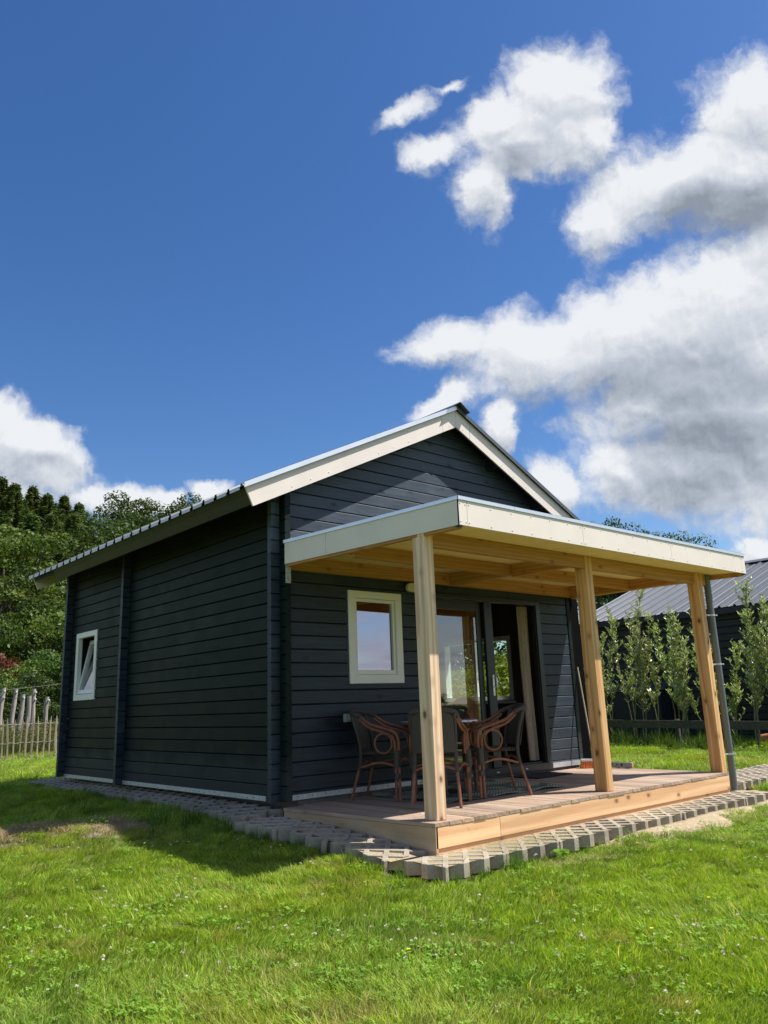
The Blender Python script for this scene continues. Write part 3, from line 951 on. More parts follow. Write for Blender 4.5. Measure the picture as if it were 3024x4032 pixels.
# rear gable as one log-built mesh, its ends showing at the far corner, and the ends of the cross wall
mb = cmb()
mb.poly([(T_, -0.07), (WID - T_, -0.07), (WID - T_, zt(WID) - ROOFT), (XA, ZA - ROOFT - 0.01), (T_, zt(0) - ROOFT)], 'y', YF + 0.003, YF + T_)
mb.build('gable', LOGX, bw_)
for yy in (YM, YF):
    par = cmb().box(T_ + 0.03, WID - T_ - 0.03, yy + 0.012, yy + T_ - 0.012, 0.0, 2.9).build('cross_wall', INTER, cabin) if yy == YM else bw_
    for k in range(-1, 23):
        z0 = H_ * k
        log_piece(par, 'x', yy, 1, lambda z: -P_, lambda z: -0.001, z0, z0 + H_, -0.076, zt(-P_) - ROOFT - 0.02, LOGX)
cmb().box(WID + 0.002, WID + 0.215, 0.006, 0.05, -0.10, zt(WID + 0.2) - ROOFT - 0.02).build('corner_infill', BLACKB, cabin)  # black panel added to fill the dark area beside the corner
# plinth and metal strips
mb = cmb()
mb.box(0.215, WID - 0.035, 0.035, YF + 0.03, -0.36, -0.085)
mb.build('plinth', PLINTH, cabin)
mb = cmb().box(T_ + 0.058, 2.01, -0.012, 0.004, -0.074, -0.026)
mb.build('metal_strip', GALV, cabin)
mb = cmb().box(4.113, WID - T_ - 0.004, -0.012, 0.004, -0.080, -0.020)
mb.build('metal_strip', GALV, cabin)
for (ya, yb2) in ((0.24, YM - 0.01), (YM + T_ + 0.01, YF - 0.01)):
    cmb().box(-0.010, 0.004, ya, yb2, -0.081, -0.036).build('metal_strip', GALV, cabin)
scr = cmb()
for x in np.arange(0.2, 1.95, 0.16):
    scr.cyl((x, -0.0135, -0.05 + random.uniform(-0.008, 0.008)), 0.006, 0.002, 6, 'y')
for yy in list(np.arange(0.35, 3.5, 0.11)) + list(np.arange(3.75, 5.6, 0.11)):
    scr.cyl((-0.0115, yy, -0.058 + random.uniform(-0.009, 0.009)), 0.0055, 0.002, 6, 'x')
tag(scr.build('strip_holes', RUBBER, cabin), kind='stuff')
# floor and ceiling inside
cmb().box(0.09, WID - 0.09, 0.09, YF - 0.03, -0.06, -0.02).build('floor', INTER, cabin)
cmb().box(0.09, WID - 0.09, 0.09, YF - 0.03, 2.45, 2.47).build('ceiling', INTER, cabin)

# windows --------------------------------------------------------
def window(parent_name, x0, x1, z0, z1, fr=0.092, sash=0.036, gl=None):
    """window in the front wall: flat outer frame 12 mm proud, recessed sash, pane"""
    f = cmb()
    ya, yb_ = -0.016, 0.05
    f.bbox(x0, x1, ya, yb_, z0, z0 + fr); f.bbox(x0, x1, ya, yb_, z1 - fr * 0.85, z1)
    f.bbox(x0, x0 + fr, ya + 0.0015, yb_, z0 + fr - 0.003, z1 - fr * 0.85 + 0.003); f.bbox(x1 - fr, x1, ya + 0.0015, yb_, z0 + fr - 0.003, z1 - fr * 0.85 + 0.003)
    fo = f.build(parent_name, WHITEPVC, cabin)
    a, b, c, d = x0 + fr, x1 - fr, z0 + fr, z1 - fr * 0.85
    s = cmb(); e = sash
    y0_, y1_ = 0.004, 0.045
    s.bbox(a + 0.002, b - 0.002, y0_, y1_, c + 0.002, c + e + 0.012); s.bbox(a + 0.002, b - 0.002, y0_, y1_, d - e, d - 0.002)
    s.bbox(a + 0.002, a + e, y0_ + 0.001, y1_, c + e + 0.010, d - e + 0.002); s.bbox(b - e, b - 0.002, y0_ + 0.001, y1_, c + e + 0.010, d - e + 0.002)
    s.build('sash', WHITEPVC, fo)
    xa_p, xb_p = a + e - 0.004, b - e + 0.004
    pm = cmb(); q_ = [(xa_p, 0.018), (xb_p, 0.018 + 0.030 * (xb_p - xa_p)), (xb_p, 0.022 + 0.030 * (xb_p - xa_p)), (xa_p, 0.022)]
    pm.poly(q_, 'z', c + e + 0.006, d - e + 0.004); pm.build('pane', gl, fo)
    for xx in (x0 + 0.30, x1 - 0.25):
        cmb().bbox(xx - 0.022, xx + 0.022, ya - 0.006, ya + 0.004, z0 + 0.033, z0 + 0.042, 0.002).build('drain_cap', WHITEPVC, fo)
    return fo
fwo = window('window', 0.862, 1.626, 1.002, 1.985, gl=MIRROR)
fwo['label'] = 'front window with closed sash reflecting clouds'
# dark blind just inside it
cmb().box(0.95, 1.54, 0.064, 0.068, 1.07, 1.92).build('blind', SEATING, fwo)

f = cmb()   # side window, bottom-hung and tilted inwards
y0, y1, z0, z1, fr = 4.648, 5.432, 0.994, 1.970, 0.085
xa0, xb0 = -0.016, 0.05
f.bbox(xa0, xb0, y0, y1, z0, z0 + fr); f.bbox(xa0, xb0, y0, y1, z1 - fr * 0.9, z1)
f.bbox(xa0 + 0.0015, xb0, y0, y0 + fr, z0 + fr - 0.003, z1 - fr * 0.9 + 0.003); f.bbox(xa0 + 0.0015, xb0, y1 - fr, y1, z0 + fr - 0.003, z1 - fr * 0.9 + 0.003)
swo = f.build('window', WHITEPVC, cabin)
swo['label'] = 'side window with its sash tilted inwards'
Mt = Matrix.Translation((0.03, 0, z0 + fr)) @ Matrix.Rotation(R(11.5), 4, 'Y') @ Matrix.Translation((-0.03, 0, -(z0 + fr)))
s = cmb(); a, b, c, d, e = y0 + fr + 0.004, y1 - fr - 0.004, z0 + fr + 0.003, z1 - fr - 0.012, 0.055
for q in ((0.0, 0.06, a, b, c, c + e), (0.0, 0.06, a, b, d - e, d), (0.001, 0.06, a, a + e, c + e - 0.001, d - e + 0.001), (0.001, 0.06, b - e, b, c + e - 0.001, d - e + 0.001)):
    s.box(*q, M=Mt)
s.build('sash', WHITEPVC, swo)
cmb().box(0.028, 0.033, a + e - 0.004, b - e + 0.004, c + e - 0.004, d - e + 0.004, M=Mt).build('pane', GLASS, swo)
for yy in (y0 + 0.24, y1 - 0.20):
    cmb().bbox(xa0 - 0.006, xa0 + 0.004, yy - 0.022, yy + 0.022, z0 + 0.030, z0 + 0.039, 0.002).build('drain_cap', WHITEPVC, swo)
# window in the far side wall, seen through the open door
ya_, yb_, za_, zb_ = RWIN
f = cmb(); X0, X1 = WID - T_ - 0.04, WID + 0.012
f.box(X0, X1, ya_, yb_, za_, za_ + 0.06); f.box(X0, X1, ya_, yb_, zb_ - 0.06, zb_)
for q in (ya_, (ya_ + yb_) / 2 - 0.035 + 0.02, yb_ - 0.06): f.box(X0 + 0.001, X1 - 0.001, q, q + 0.06, za_ + 0.058, zb_ - 0.058)
f.box(X0 - 0.10, X0 - 0.001, ya_ - 0.05, yb_ + 0.05, za_ - 0.045, za_ - 0.01)
rwo = f.build('window', WHITEPVC, cabin)
cmb().box(WID - 0.03, WID - 0.026, ya_ + 0.05, yb_ - 0.05, za_ + 0.05, zb_ - 0.05).build('pane', GLASSR, rwo)
cmb().box(X0 - 0.02, X0 - 0.006, 1.66, 1.675, 1.05, 1.17).build('handle', WHITEPVC, rwo)

# sliding door ---------------------------------------------------
f = cmb()
dx0, dx1, dz0, dz1 = 2.005, 4.108, -0.085, 2.037
f.bbox(dx0, dx1, -0.022, 0.07, dz1 - 0.055, dz1); f.bbox(dx0, dx1, -0.035, 0.09, dz0, -0.005)
f.bbox(dx0, dx0 + 0.075, -0.0205, 0.07, -0.008, dz1 - 0.052); f.bbox(4.022, dx1, -0.0205, 0.07, -0.008, dz1 - 0.052)
f.box(dx0 + 0.08, 4.02, 0.028, 0.04, -0.004, 0.012)
door = f.build('sliding_door', DARK, cabin)
cmb().box(4.002, 4.018, -0.004, 0.02, 0.0, 1.98).build('track_seal', RUBBER, door)
s = cmb()   # fixed leaf on the left, behind
s.bbox(2.085, 2.94, 0.03, 0.06, 1.86, 1.975); s.bbox(2.085, 2.94, 0.03, 0.06, 0.0, 0.10)
s.bbox(2.085, 2.165, 0.031, 0.06, 0.09, 1.87); s.bbox(2.905, 2.985, 0.031, 0.06, 0.0, 1.975)
s.build('fixed_leaf', DARK, door)
cmb().box(2.15, 2.915, 0.043, 0.047, 0.09, 1.87).build('pane', GLASS, door)
s = cmb()   # sliding leaf pushed left: its closing stile and thin rails
s.bbox(3.005, 3.145, -0.018, 0.026, 0.0, 1.976)
s.build('sliding_leaf', DARK, door)
for xx in (2.55, 3.02, 3.55):
    cmb().bbox(xx, xx + 0.05, -0.041, -0.033, -0.055, -0.043, 0.002).build('drain_cap', GALV, door)
s = cmb()
s.bbox(3.075, 3.107, -0.025, -0.017, 0.835, 1.085, 0.003)
s.tube([(3.10, -0.02, 1.05), (3.104, -0.060, 1.05), (3.106, -0.064, 1.03), (3.106, -0.064, 0.96), (3.104, -0.06, 0.94), (3.10, -0.02, 0.94)], 0.0085, 8)
s.cyl((3.091, -0.0265, 0.872), 0.008, 0.003, 8, 'y')
s.build('handle', CHROME, door, True)

# roof -----------------------------------------------------------
def slope_pt(side, s_along, off):
    """point (x,z) on the roof: s_along = horizontal distance from ridge, off = height normal offset"""
    x = XA - side * s_along
    return x, ZA - SL * s_along + off
for side, xe in ((1, XL), (-1, XR)):
    run = abs(xe - XA)
    # boards under the sheet
    mb = cmb()
    x0, x1 = (xe + 0.03, XA) if side > 0 else (XA, xe - 0.03)
    mb.poly([(x0, zt(x0) - 0.015), (x1, zt(x1) - 0.015), (x1, zt(x1) - 0.085), (x0, zt(x0) - 0.085)], 'y', YB + 0.025, YR - 0.025)
    mb.build('roof_boarding', BLACKWOOD, cabin)
    # ribbed sheet
    y0_, y1_ = YB - 0.035, YR + 0.03
    pts = []
    yy = y0_
    while yy < y1_ - 0.24:
        pts += [(yy, 0.012), (yy + 0.012, 0.040), (yy + 0.042, 0.040), (yy + 0.056, 0.012), (yy + 0.135, 0.012), (yy + 0.140, 0.016), (yy + 0.16, 0.016), (yy + 0.165, 0.012)]
        yy += 0.2505
    pts += [(yy, 0.012), (yy + 0.012, 0.040), (yy + 0.042, 0.040), (y1_, 0.012)]
    mb = cmb(); n = len(pts)
    for top in (0.0, -0.004):
        for s_ in (0.01, run + 0.045):
            x = XA - side * s_
            mb.v += [(x, p[0], ZA - SL * s_ + p[1] + top) for p in pts]
    for i in range(n - 1):
        mb.f.append((i, i + 1, n + i + 1, n + i)); mb.f.append((2 * n + i, 3 * n + i, 3 * n + i + 1, 2 * n + i + 1))
        mb.f.append((n + i, n + i + 1, 3 * n + i + 1, 3 * n + i))
    mb.f.append((0, n, 3 * n, 2 * n)); mb.f.append((n - 1, 2 * n - 1 + 2 * n - n, 4 * n - 1, 3 * n - 1)) if False else None
    mb.build('roof_sheet', ROOFM, cabin)
    lipm = cmb(); yy = y0_
    while yy < y1_ - 0.24:
        xq = XA - side * (run + 0.047); zq = ZA - SL * (run + 0.047)
        lipm.box(xq - 0.0015, xq + 0.0015, yy + 0.062, yy + 0.245, zq - 0.018, zq + 0.016)
        yy += 0.2505
    tag(lipm.build('eave_lip', LIP, cabin), kind='stuff')
    # verge trim: folded metal over the barge board
    mb = cmb()
    xo = xe - side * 0.03
    q = [(xo, zt(xo)), (XA, ZA)]
    for (u0, u1, w0, w1) in ((YB - 0.036, YB - 0.032, -0.010, 0.046), (YB - 0.036, YB + 0.06, 0.043, 0.046)):
        mb.add([(x, yy2, z + ww) for (x, z) in q for yy2 in (u0, u1) for ww in (w0, w1)],
               [(0, 1, 3, 2), (4, 6, 7, 5), (0, 2, 6, 4), (1, 5, 7, 3), (0, 4, 5, 1), (2, 3, 7, 6)])
    mb.build('verge_trim', ALU if side > 0 else ROOFM, cabin)  # left side's bright metal colour stands in for the sun highlight
    # barge boards front and rear (short piece at the ridge, long piece down to the eave)
    for yb0, yb1 in ((YB, YB + 0.02), (YR - 0.02, YR)):
        for (s0, s1) in ((0.002, 0.257), (0.263, run)):
            xA_, xB_ = XA - side * s0, XA - side * s1
            low = BW / CS
            pa = [(xA_, zt(xA_)), (xB_, zt(xB_))]
            if s1 >= run - 1e-6: pb = [(xB_ + side * BW * SL * CS, zt(xB_) - BW * CS)]
            else: pb = [(xB_ + side * 0.025, zt(xB_ + side * 0.025) - low)]
            if s0 < 0.01: pc = [(xA_, zt(xA_) - low)]
            else: pc = [(xA_ + side * 0.025, zt(xA_ + side * 0.025) - low)]
            cmb().poly(pa + pb + pc, 'y', yb0, yb1).build('barge_board', CREAM, cabin)
    # eave fascia in lengths
    ex, ez = xe, zt(xe)
    lenp = 6.16 / 6
    for i in range(6):
        a_, b_ = YB + 0.022 + i * lenp * 1.0, YB + 0.022 + (i + 1) * lenp - 0.004
        b_ = min(b_, 5.12)
        if b_ - a_ < 0.1: continue
        bx_, bz_ = ex + side * BW * SL * CS * 0.9, ez - BW * CS * 0.9
        cmb().poly([(ex + side * 0.004, ez - 0.01), (ex + side * 0.024, ez - 0.01 + 0.009), (bx_ + side * 0.02, bz_ + 0.009), (bx_, bz_)], 'y', a_, b_).build('eave_fascia', EAVE, cabin)
# ridge cap
mb = cmb()
for side in (1, -1):
    s_ = 0.17
    mb.add([(XA, YB - 0.10, ZA + 0.075), (XA - side * s_, YB - 0.10, ZA - SL * s_ + 0.052), (XA - side * s_, YR + 0.05, ZA - SL * s_ + 0.052), (XA, YR + 0.05, ZA + 0.075),
            (XA, YB - 0.10, ZA + 0.069), (XA - side * s_, YB - 0.10, ZA - SL * s_ + 0.046), (XA - side * s_, YR + 0.05, ZA - SL * s_ + 0.046), (XA, YR + 0.05, ZA + 0.069)],
           [(0, 1, 2, 3), (4, 7, 6, 5), (0, 4, 5, 1), (1, 5, 6, 2), (2, 6, 7, 3)])
mb.build('ridge_cap', ROOFM, cabin)
# purlin ends under the front overhang
for px in (0.81, 1.66, XA, 3.27, 4.14):
    pz = zt(px) - 0.085
    cmb().box(px - 0.035, px + 0.035, YB + 0.024, 0.02, pz - 0.15, pz + 0.02).build('purlin', BLACKWOOD, cabin)
# screws in the barge boards
scr = cmb()
def dome(mb, c, ax, r=0.008):
    mb.cyl(c, r, 0.004 if ax != 'y' else -0.004, 7, ax, r * 0.55)
for side in (1, -1):
    for s_ in np.arange(0.12, 3.0, 0.235):
        x = XA - side * s_
        for offz in (0.055, 0.185):
            if (int(s_ * 10) + int(offz * 100)) % 2 == 0 or s_ < 0.3 or offz < 0.1:
                dome(scr, (x, YB - 0.0002, zt(x) - offz), 'y')
tag(scr.build('screws', WHITEPVC, cabin), kind='stuff')

# wall fittings ---------------------------------------------------
lp = empty('wall_lamp', (1.86, 0, 2.05), 'cream capsule wall lamp on dark logs behind the front left post', 'wall lamp')
mb = MB((1.86, 0, 2.05))
pr = []
for k in range(13): t_ = PI / 2 + PI * k / 12; pr.append((1.745 + 0.052 * math.cos(t_), 2.066 + 0.05 * math.sin(t_)))
for k in range(13): t_ = -PI / 2 + PI * k / 12; pr.append((1.97 + 0.052 * math.cos(t_), 2.066 + 0.05 * math.sin(t_)))
mb.poly(pr, 'y', -0.06, -0.02); mb.build('lamp_cover', LAMPW, lp)
mb = MB((1.86, 0, 2.05)); mb.box(1.74, 1.98, -0.022, -0.001, 2.03, 2.10); mb.build('lamp_base', WHITEPVC, lp)
so = empty('outdoor_socket', (0.82, 0, 0.66), 'grey surface mounted outdoor socket left of the chairs', 'socket')
MB((0.82, 0, 0.66)).bbox(0.762, 0.878, -0.045, -0.002, 0.620, 0.702, 0.006).build('housing', PLASTIC, so)
MB((0.82, 0, 0.66)).bbox(0.800, 0.868, -0.056, -0.046, 0.632, 0.694, 0.004).build('lid', PLASTIC, so)
# steel angle on the log ends beside the porch roof
br = empty('steel_bracket', (0.03, -P_, 2.07), 'perforated galvanised steel bracket on the log ends under the porch fascia', 'bracket')
MB((0.03, -P_, 2.07)).bbox(0.004, 0.066, -P_ - 0.005, -P_ - 0.001, 1.985, 2.19, 0.0015).build('plate', GALV, br)
mb = MB((0.03, -P_, 2.07))
for (xx, zz_) in ((0.015, 2.14), (0.055, 2.15), (0.05, 2.09), (0.055, 2.0), (0.012, 2.0), (0.03, 2.065)):
    mb.cyl((xx, -P_ - 0.0062, zz_), 0.004, 0.001, 6, 'y')
mb.box(0.027, 0.033, -P_ - 0.0065, -P_ - 0.0055, 2.01, 2.05)
tag(mb.build('holes', RUBBER, br), kind='stuff')

# inside: curtain, table, chairs -----------------------------------
mb = MB((3.97, 0.16, 0))
n = 40
for i in range(n + 1):
    t_ = i / n
    for zz_, spread, shift in ((1.98, 0.17, 0.0), (1.2, 0.18, 0.0), (0.02, 0.19, 0.03)):
        mb.v.append((3.855 + shift + spread * t_, 0.15 + 0.030 * math.sin(t_ * 15 + zz_ * 0.6) + 0.008 * math.sin(t_ * 33 - zz_), zz_))
for i in range(n):
    for j in range(2):
        a = i * 3 + j
        mb.f.append((a, a + 3, a + 4, a + 1))
tag(mb.build('curtain', CURT, None, True), 'long beige curtain hanging just inside the open sliding door', 'curtain')
bpy.data.objects['curtain'].location = (3.97, 0.16, 0)
tb = empty('dining_table', (3.7, 1.9, -0.02), 'brown indoor table below the bright window', 'table')
MB((3.7, 1.9, -0.02)).box(3.35, 4.55, 1.5, 2.5, 0.66, 0.70).build('table_top', INTER, tb)
for x in (3.4, 4.45):
    for y in (1.55, 2.4): MB((3.7, 1.9, -0.02)).box(x, x + 0.05, y, y + 0.05, -0.02, 0.66).build('leg', INTER, tb)
for i, (x, y, lab) in enumerate(((3.75, 1.12, 'dark round backed chair inside beside the curtain'), (3.05, 1.85, 'dark round backed chair inside behind the fixed pane'))):
    ch = empty('indoor_chair', (x, y, -0.02), lab, 'chair', 'dark chairs inside the cabin')
    mb = MB((x, y, -0.02)); pr = []
    for k in range(17):
        t_ = PI * k / 16
        pr.append((x + 0.24 * math.cos(t_), 0.62 + 0.22 * math.sin(t_)))
    mb.poly(pr + [(x - 0.24, 0.3), (x + 0.24, 0.3)], 'y', y - 0.03, y + 0.03); mb.build('backrest', SEATING, ch)
    MB((x, y, -0.02)).bbox(x - 0.23, x + 0.23, y + 0.035, y + 0.45, 0.38, 0.46, 0.02).build('seat', SEATING, ch)
    for sx_ in (-0.19, 0.17):
        for sy_ in (0.02, 0.4): MB((x, y, -0.02)).box(x + sx_, x + sx_ + 0.03, y + sy_, y + sy_ + 0.03, -0.02, 0.38).build('leg', SEATING, ch)
vs = empty('plant_vase', (3.72, 1.72, 0.70), 'small glass vase of twigs on the indoor table', 'vase')
MB((3.72, 1.72, 0.70)).tube([(3.72, 1.72, 0.70), (3.72, 1.72, 0.76), (3.72, 1.72, 0.80)], [0.035, 0.045, 0.025], 10).build('vase', HANDLEW, vs)
mb = MB((3.72, 1.72, 0.70))
for k in range(14):
    a_ = k * 2.4; q_ = 0.05 + 0.008 * k
    mb.tube([(3.72, 1.72, 0.78), (3.72 + q_ * math.cos(a_), 1.72 + q_ * math.sin(a_), 0.98 + 0.015 * (k % 5))], [0.003, 0.008], 4)
mb.build('twigs', BARK, vs)
# ------------------------------------------------------------------ porch roof on posts
PO = (2.5, -1.0, ZD)
porch = empty('porch_canopy', PO, 'flat porch canopy with cream fascia on three light timber posts', 'porch')
def pmb(): return MB(PO)
ZF0, ZF1, ZC = 2.174, 2.392, 2.417
PYR, PX0, PX1 = -2.301, 0.2077, 5.2565
def zsof(y): return 2.205 + 0.041 * (y + 1.9)
def xr_at(y): return PX1 - 0.139 * (y - PYR)
def xl_at(y): return PX0 - 0.213 * (y - PYR) / 2.2      # the left edge runs back slightly towards the cabin corner
POSTS = [(0.178, -1.905, PALEZ, 'pale timber post'), (2.497, -1.897, TIMZ, None), (4.752, -1.928, TIMZ, None)]
for px, py, m, lab in POSTS:
    o = pmb().bbox(px, px + 0.112, py, py + 0.142, ZD + 0.001, zsof(py) - 0.002, 0.005).build('post', m, porch)
yb0, yb1 = -1.885, -1.82
def beam(x0, x1, y0, y1, zb, m):
    mb = pmb()
    mb.add([(x0, y0, zb), (x1, y0, zb), (x1, y1, zb), (x0, y1, zb), (x0, y0, zsof(y0)), (x1, y0, zsof(y0)), (x1, y1, zsof(y1)), (x0, y1, zsof(y1))],
           [(0, 3, 2, 1), (4, 5, 6, 7), (0, 1, 5, 4), (1, 2, 6, 5), (2, 3, 7, 6), (3, 0, 4, 7)])
    return mb.build('beam', m, porch)
beam(0.291, 2.496, yb0, yb1, 2.073, TIMX)
beam(2.610, 4.751, yb0, yb1, 2.073, TIMX)
beam(4.865, 5.14, yb0, yb1, 2.073, TIMX)
beam(0.16, 2.395, -1.0, -0.935, 2.118, TIMX)
beam(2.470, 4.749, -1.0, -0.935, 2.118, TIMX)
beam(0.08, 4.83, -0.060, -0.002, 2.136, TIMX)
beam(2.397, 2.468, -1.0, -0.062, 2.128, TIMY)
beam(2.397, 2.468, -1.818, -1.002, 2.100, TIMY)
beam(4.751, 4.862, -1.785, -0.062, 2.112, TIMY)
mb = pmb()
mb.add([(xr_at(y) + dx, y, z) for y in (-2.27, -0.06) for dx in (-0.062, -0.016) for z in (2.145, zsof(y))],
       [(0, 1, 3, 2), (4, 6, 7, 5), (0, 4, 5, 1), (2, 3, 7, 6), (0, 2, 6, 4), (1, 5, 7, 3)])
mb.build('beam', TIMY, porch)
mb = pmb()   # left rim follows the slanting edge
mb.add([(xl_at(y) + dx, y, z) for y in (-2.27, -0.11) for dx in (0.016, 0.062) for z in (2.15, zsof(y))],
       [(0, 1, 3, 2), (4, 6, 7, 5), (0, 4, 5, 1), (2, 3, 7, 6), (0, 2, 6, 4), (1, 5, 7, 3)])
mb.build('beam', TIMY, porch)
def skewslab(z0f, z1f, name, m, y0=-2.286, y1=-0.003, inx=0.012):
    mb = pmb()
    mb.add([(xl_at(y0) + inx, y0, z0f(y0)), (PX1 - inx, y0, z0f(y0)), (xr_at(y1) - inx, y1, z0f(y1)), (xl_at(min(y1, -0.1)) + inx + (0.07 if y1 > -0.1 else 0), y1, z0f(y1)),
            (xl_at(y0) + inx, y0, z1f(y0)), (PX1 - inx, y0, z1f(y0)), (xr_at(y1) - inx, y1, z1f(y1)), (xl_at(min(y1, -0.1)) + inx + (0.07 if y1 > -0.1 else 0), y1, z1f(y1))],
           [(0, 3, 2, 1), (4, 5, 6, 7), (0, 1, 5, 4), (1, 2, 6, 5), (2, 3, 7, 6), (3, 0, 4, 7)])
    return mb.build(name, m, porch)
ysp = [-2.286, -1.07, -0.003]
for a_, b_ in zip(ysp[:-1], ysp[1:]):
    skewslab(lambda y: zsof(y) + 0.001, lambda y: zsof(y) + 0.019, 'soffit_panel', PLY, a_, b_ - 0.002)
skewslab(lambda y: zsof(y) + 0.02, lambda y: 2.372, 'roof_deck', RUBBER, -2.28, -0.004, 0.016)
for a_, b_ in ((PX0 + 0.001, 0.304), (0.309, 1.909), (1.914, 3.520), (3.525, 5.167), (5.172, PX1)):
    pmb().box(a_, b_, PYR, PYR + 0.013, ZF0, ZF1).build('fascia_board', CREAM, porch)
for a_, b_ in ((-2.2865, -0.708), (-0.702, -0.1)):
    mb = pmb()
    mb.add([(xl_at(y) + dx, y, z) for y in (a_, b_) for dx in (0.0, 0.013) for z in (ZF0, ZF1)],
           [(0, 1, 3, 2), (4, 6, 7, 5), (0, 4, 5, 1), (2, 3, 7, 6), (0, 2, 6, 4), (1, 5, 7, 3)])
    mb.build('fascia_board', CREAM, porch)
mb = pmb()
mb.add([(xr_at(y) + dx, y, z) for y in (-2.2865, -0.05) for dx in (-0.013, -0.0005) for z in (ZF0, ZF1)],
       [(0, 1, 3, 2), (4, 6, 7, 5), (0, 4, 5, 1), (2, 3, 7, 6), (0, 2, 6, 4), (1, 5, 7, 3)])
mb.build('fascia_board', CREAM, porch)
# dark corner profile and its plastic foot
pmb().box(PX0 - 0.002, PX0 + 0.0008, PYR + 0.0, PYR + 0.014, ZF0 - 0.012, ZF1 - 0.002).build('corner_profile', RUBBER, porch)
pmb().box(PX0 - 0.004, PX0 + 0.045, PYR + 0.004, PYR + 0.045, ZF0 - 0.014, ZF0 - 0.002).build('corner_foot', DARK, porch)
pmb().box(PX1 - 0.05, PX1 + 0.003, PYR + 0.004, PYR + 0.045, ZF0 - 0.014, ZF0 - 0.002).build('corner_foot', DARK, porch)
# aluminium cap in lengths
def cap(p, q, nrm):
    mb = pmb(); p = Vector(p); q = Vector(q); n_ = Vector(nrm)
    for (o0, o1, w0, w1) in ((0.008, 0.0095, ZC - 0.032, ZC), (-0.07, 0.0095, ZC - 0.0015, ZC + 0.0005)):
        mb.add([(e.x + n_.x * o, e.y + n_.y * o, w) for e in (p, q) for o in (o0, o1) for w in (w0, w1)],
               [(0, 1, 3, 2), (4, 6, 7, 5), (0, 4, 5, 1), (2, 3, 7, 6), (0, 2, 6, 4), (1, 5, 7, 3)])
    mb.build('roof_edge_cap', ALU, porch)
for a_, b_ in ((PX0 - 0.008, 0.905), (0.908, 2.85), (2.853, 4.80), (4.803, PX1 + 0.008)):
    cap((a_, PYR), (b_, PYR)[:2], (0, -1)) if False else cap((a_, PYR, 0), (b_, PYR, 0), (0, -1, 0))
for a_, b_ in ((-2.301, -1.42), (-1.417, -0.09)):
    cap((xl_at(a_), a_, 0), (xl_at(b_), b_, 0), (-1, -0.097, 0))
cap((PX1, -2.301, 0), (xr_at(-0.05), -0.05, 0), (1, 0, 0))
pmb().box(0.07, 4.715, -0.016, -0.003, 2.36, 2.472).build('wall_flashing', ALU, porch)
scr = pmb()
for x in (0.225, 0.29, 0.33, 0.60, 0.87, 1.14, 1.41, 1.68, 1.88, 1.945, 2.22, 2.5, 2.78, 3.06, 3.34, 3.49, 3.56, 3.85, 4.13, 4.41, 4.7, 4.98, 5.15, 5.19):
    for zz_ in (ZF0 + 0.028, ZF1 - 0.038):
        scr.cyl((x, PYR - 0.0002, zz_ + random.uniform(-0.004, 0.004)), 0.0085, -0.004, 7, 'y', 0.005)
for y in (-2.25, -1.98, -1.7, -1.42, -1.15, -0.9, -0.74, -0.66, -0.4, -0.14):
    for zz_ in (ZF0 + 0.028, ZF1 - 0.045):
        scr.cyl((xl_at(y) - 0.0002, y, zz_), 0.0085, -0.004, 7, 'x', 0.005)
tag(scr.build('screws', WHITEPVC, porch), kind='stuff')

# rain pipe beside the far right post
DPX, DPY = 5.068, -1.885
dp = empty('rain_pipe', (DPX, DPY, -0.33), 'grey plastic rain pipe running down beside the far right post', 'drainpipe')
MB((DPX, DPY, -0.33)).cyl((DPX, DPY, -0.335), 0.041, 2.55, 20).build('pipe', PIPE, dp, True)
for zz_ in (0.06, 1.10, 1.69):
    mb = MB((DPX, DPY, -0.33))
    mb.cyl((DPX, DPY, zz_), 0.0445, 0.022, 20)
    mb.box(4.866, DPX - 0.04, DPY - 0.008, DPY + 0.008, zz_ + 0.003, zz_ + 0.017)
    mb.box(DPX + 0.03, DPX + 0.055, DPY - 0.05, DPY - 0.03, zz_ + 0.002, zz_ + 0.018)
    mb.build('pipe_clip', GALV, dp)

# ------------------------------------------------------------------ deck
DO = (2.45, -1.0, -0.33)
deck = empty('deck', DO, 'raised timber deck with reddish boards and a pale front board', 'deck')
def dmb(): return MB(DO)
def dl_at(y): return XD0 - 0.13 * (y - YD0) / 1.9
edges = [None] + [0.244 + 0.14275 * i for i in range(33)]
edges[-1] = 4.812
for i in range(len(edges) - 1):
    x1 = edges[i + 1] - 0.0032
    ye = YD0 + random.uniform(-0.003, 0.004)
    yr = -0.03 if (edges[i] or 0) > 0.1 else -0.105
    zt_ = ZD + random.uniform(-0.0015, 0.0015)
    mb = dmb()
    if i == 0: a0, a1 = dl_at(ye), dl_at(yr)
    else: a0 = a1 = edges[i] + 0.0032
    if i == 1: yr = -0.03
    if 0 < i and edges[i] > 2.0 and edges[i] < 4.0: yr = -0.045
    c = 0.004
    z0 = zt_ - 0.028
    pf = [(a0, z0), (x1, z0), (x1, zt_ - c), (x1 - c, zt_), (a0 + c, zt_), (a0, zt_ - c)]
    pb = [(a1, z0), (x1, z0), (x1, zt_ - c), (x1 - c, zt_), (a1 + c, zt_), (a1, zt_ - c)]
    vs = [(p[0], ye, p[1]) for p in pf] + [(p[0], yr, p[1]) for p in pb]
    mb.add(vs, [(0, 1, 2, 3, 4, 5), (11, 10, 9, 8, 7, 6)] + [(k, k + 6, (k + 1) % 6 + 6, (k + 1) % 6) for k in range(6)])
    mb.build('deck_board', DECKM, deck)
dmb().bbox(XD0 + 0.0105, 0.836, -1.968, -1.944, ZB, ZD - 0.030, 0.002).build('fascia_board', FASC, deck)
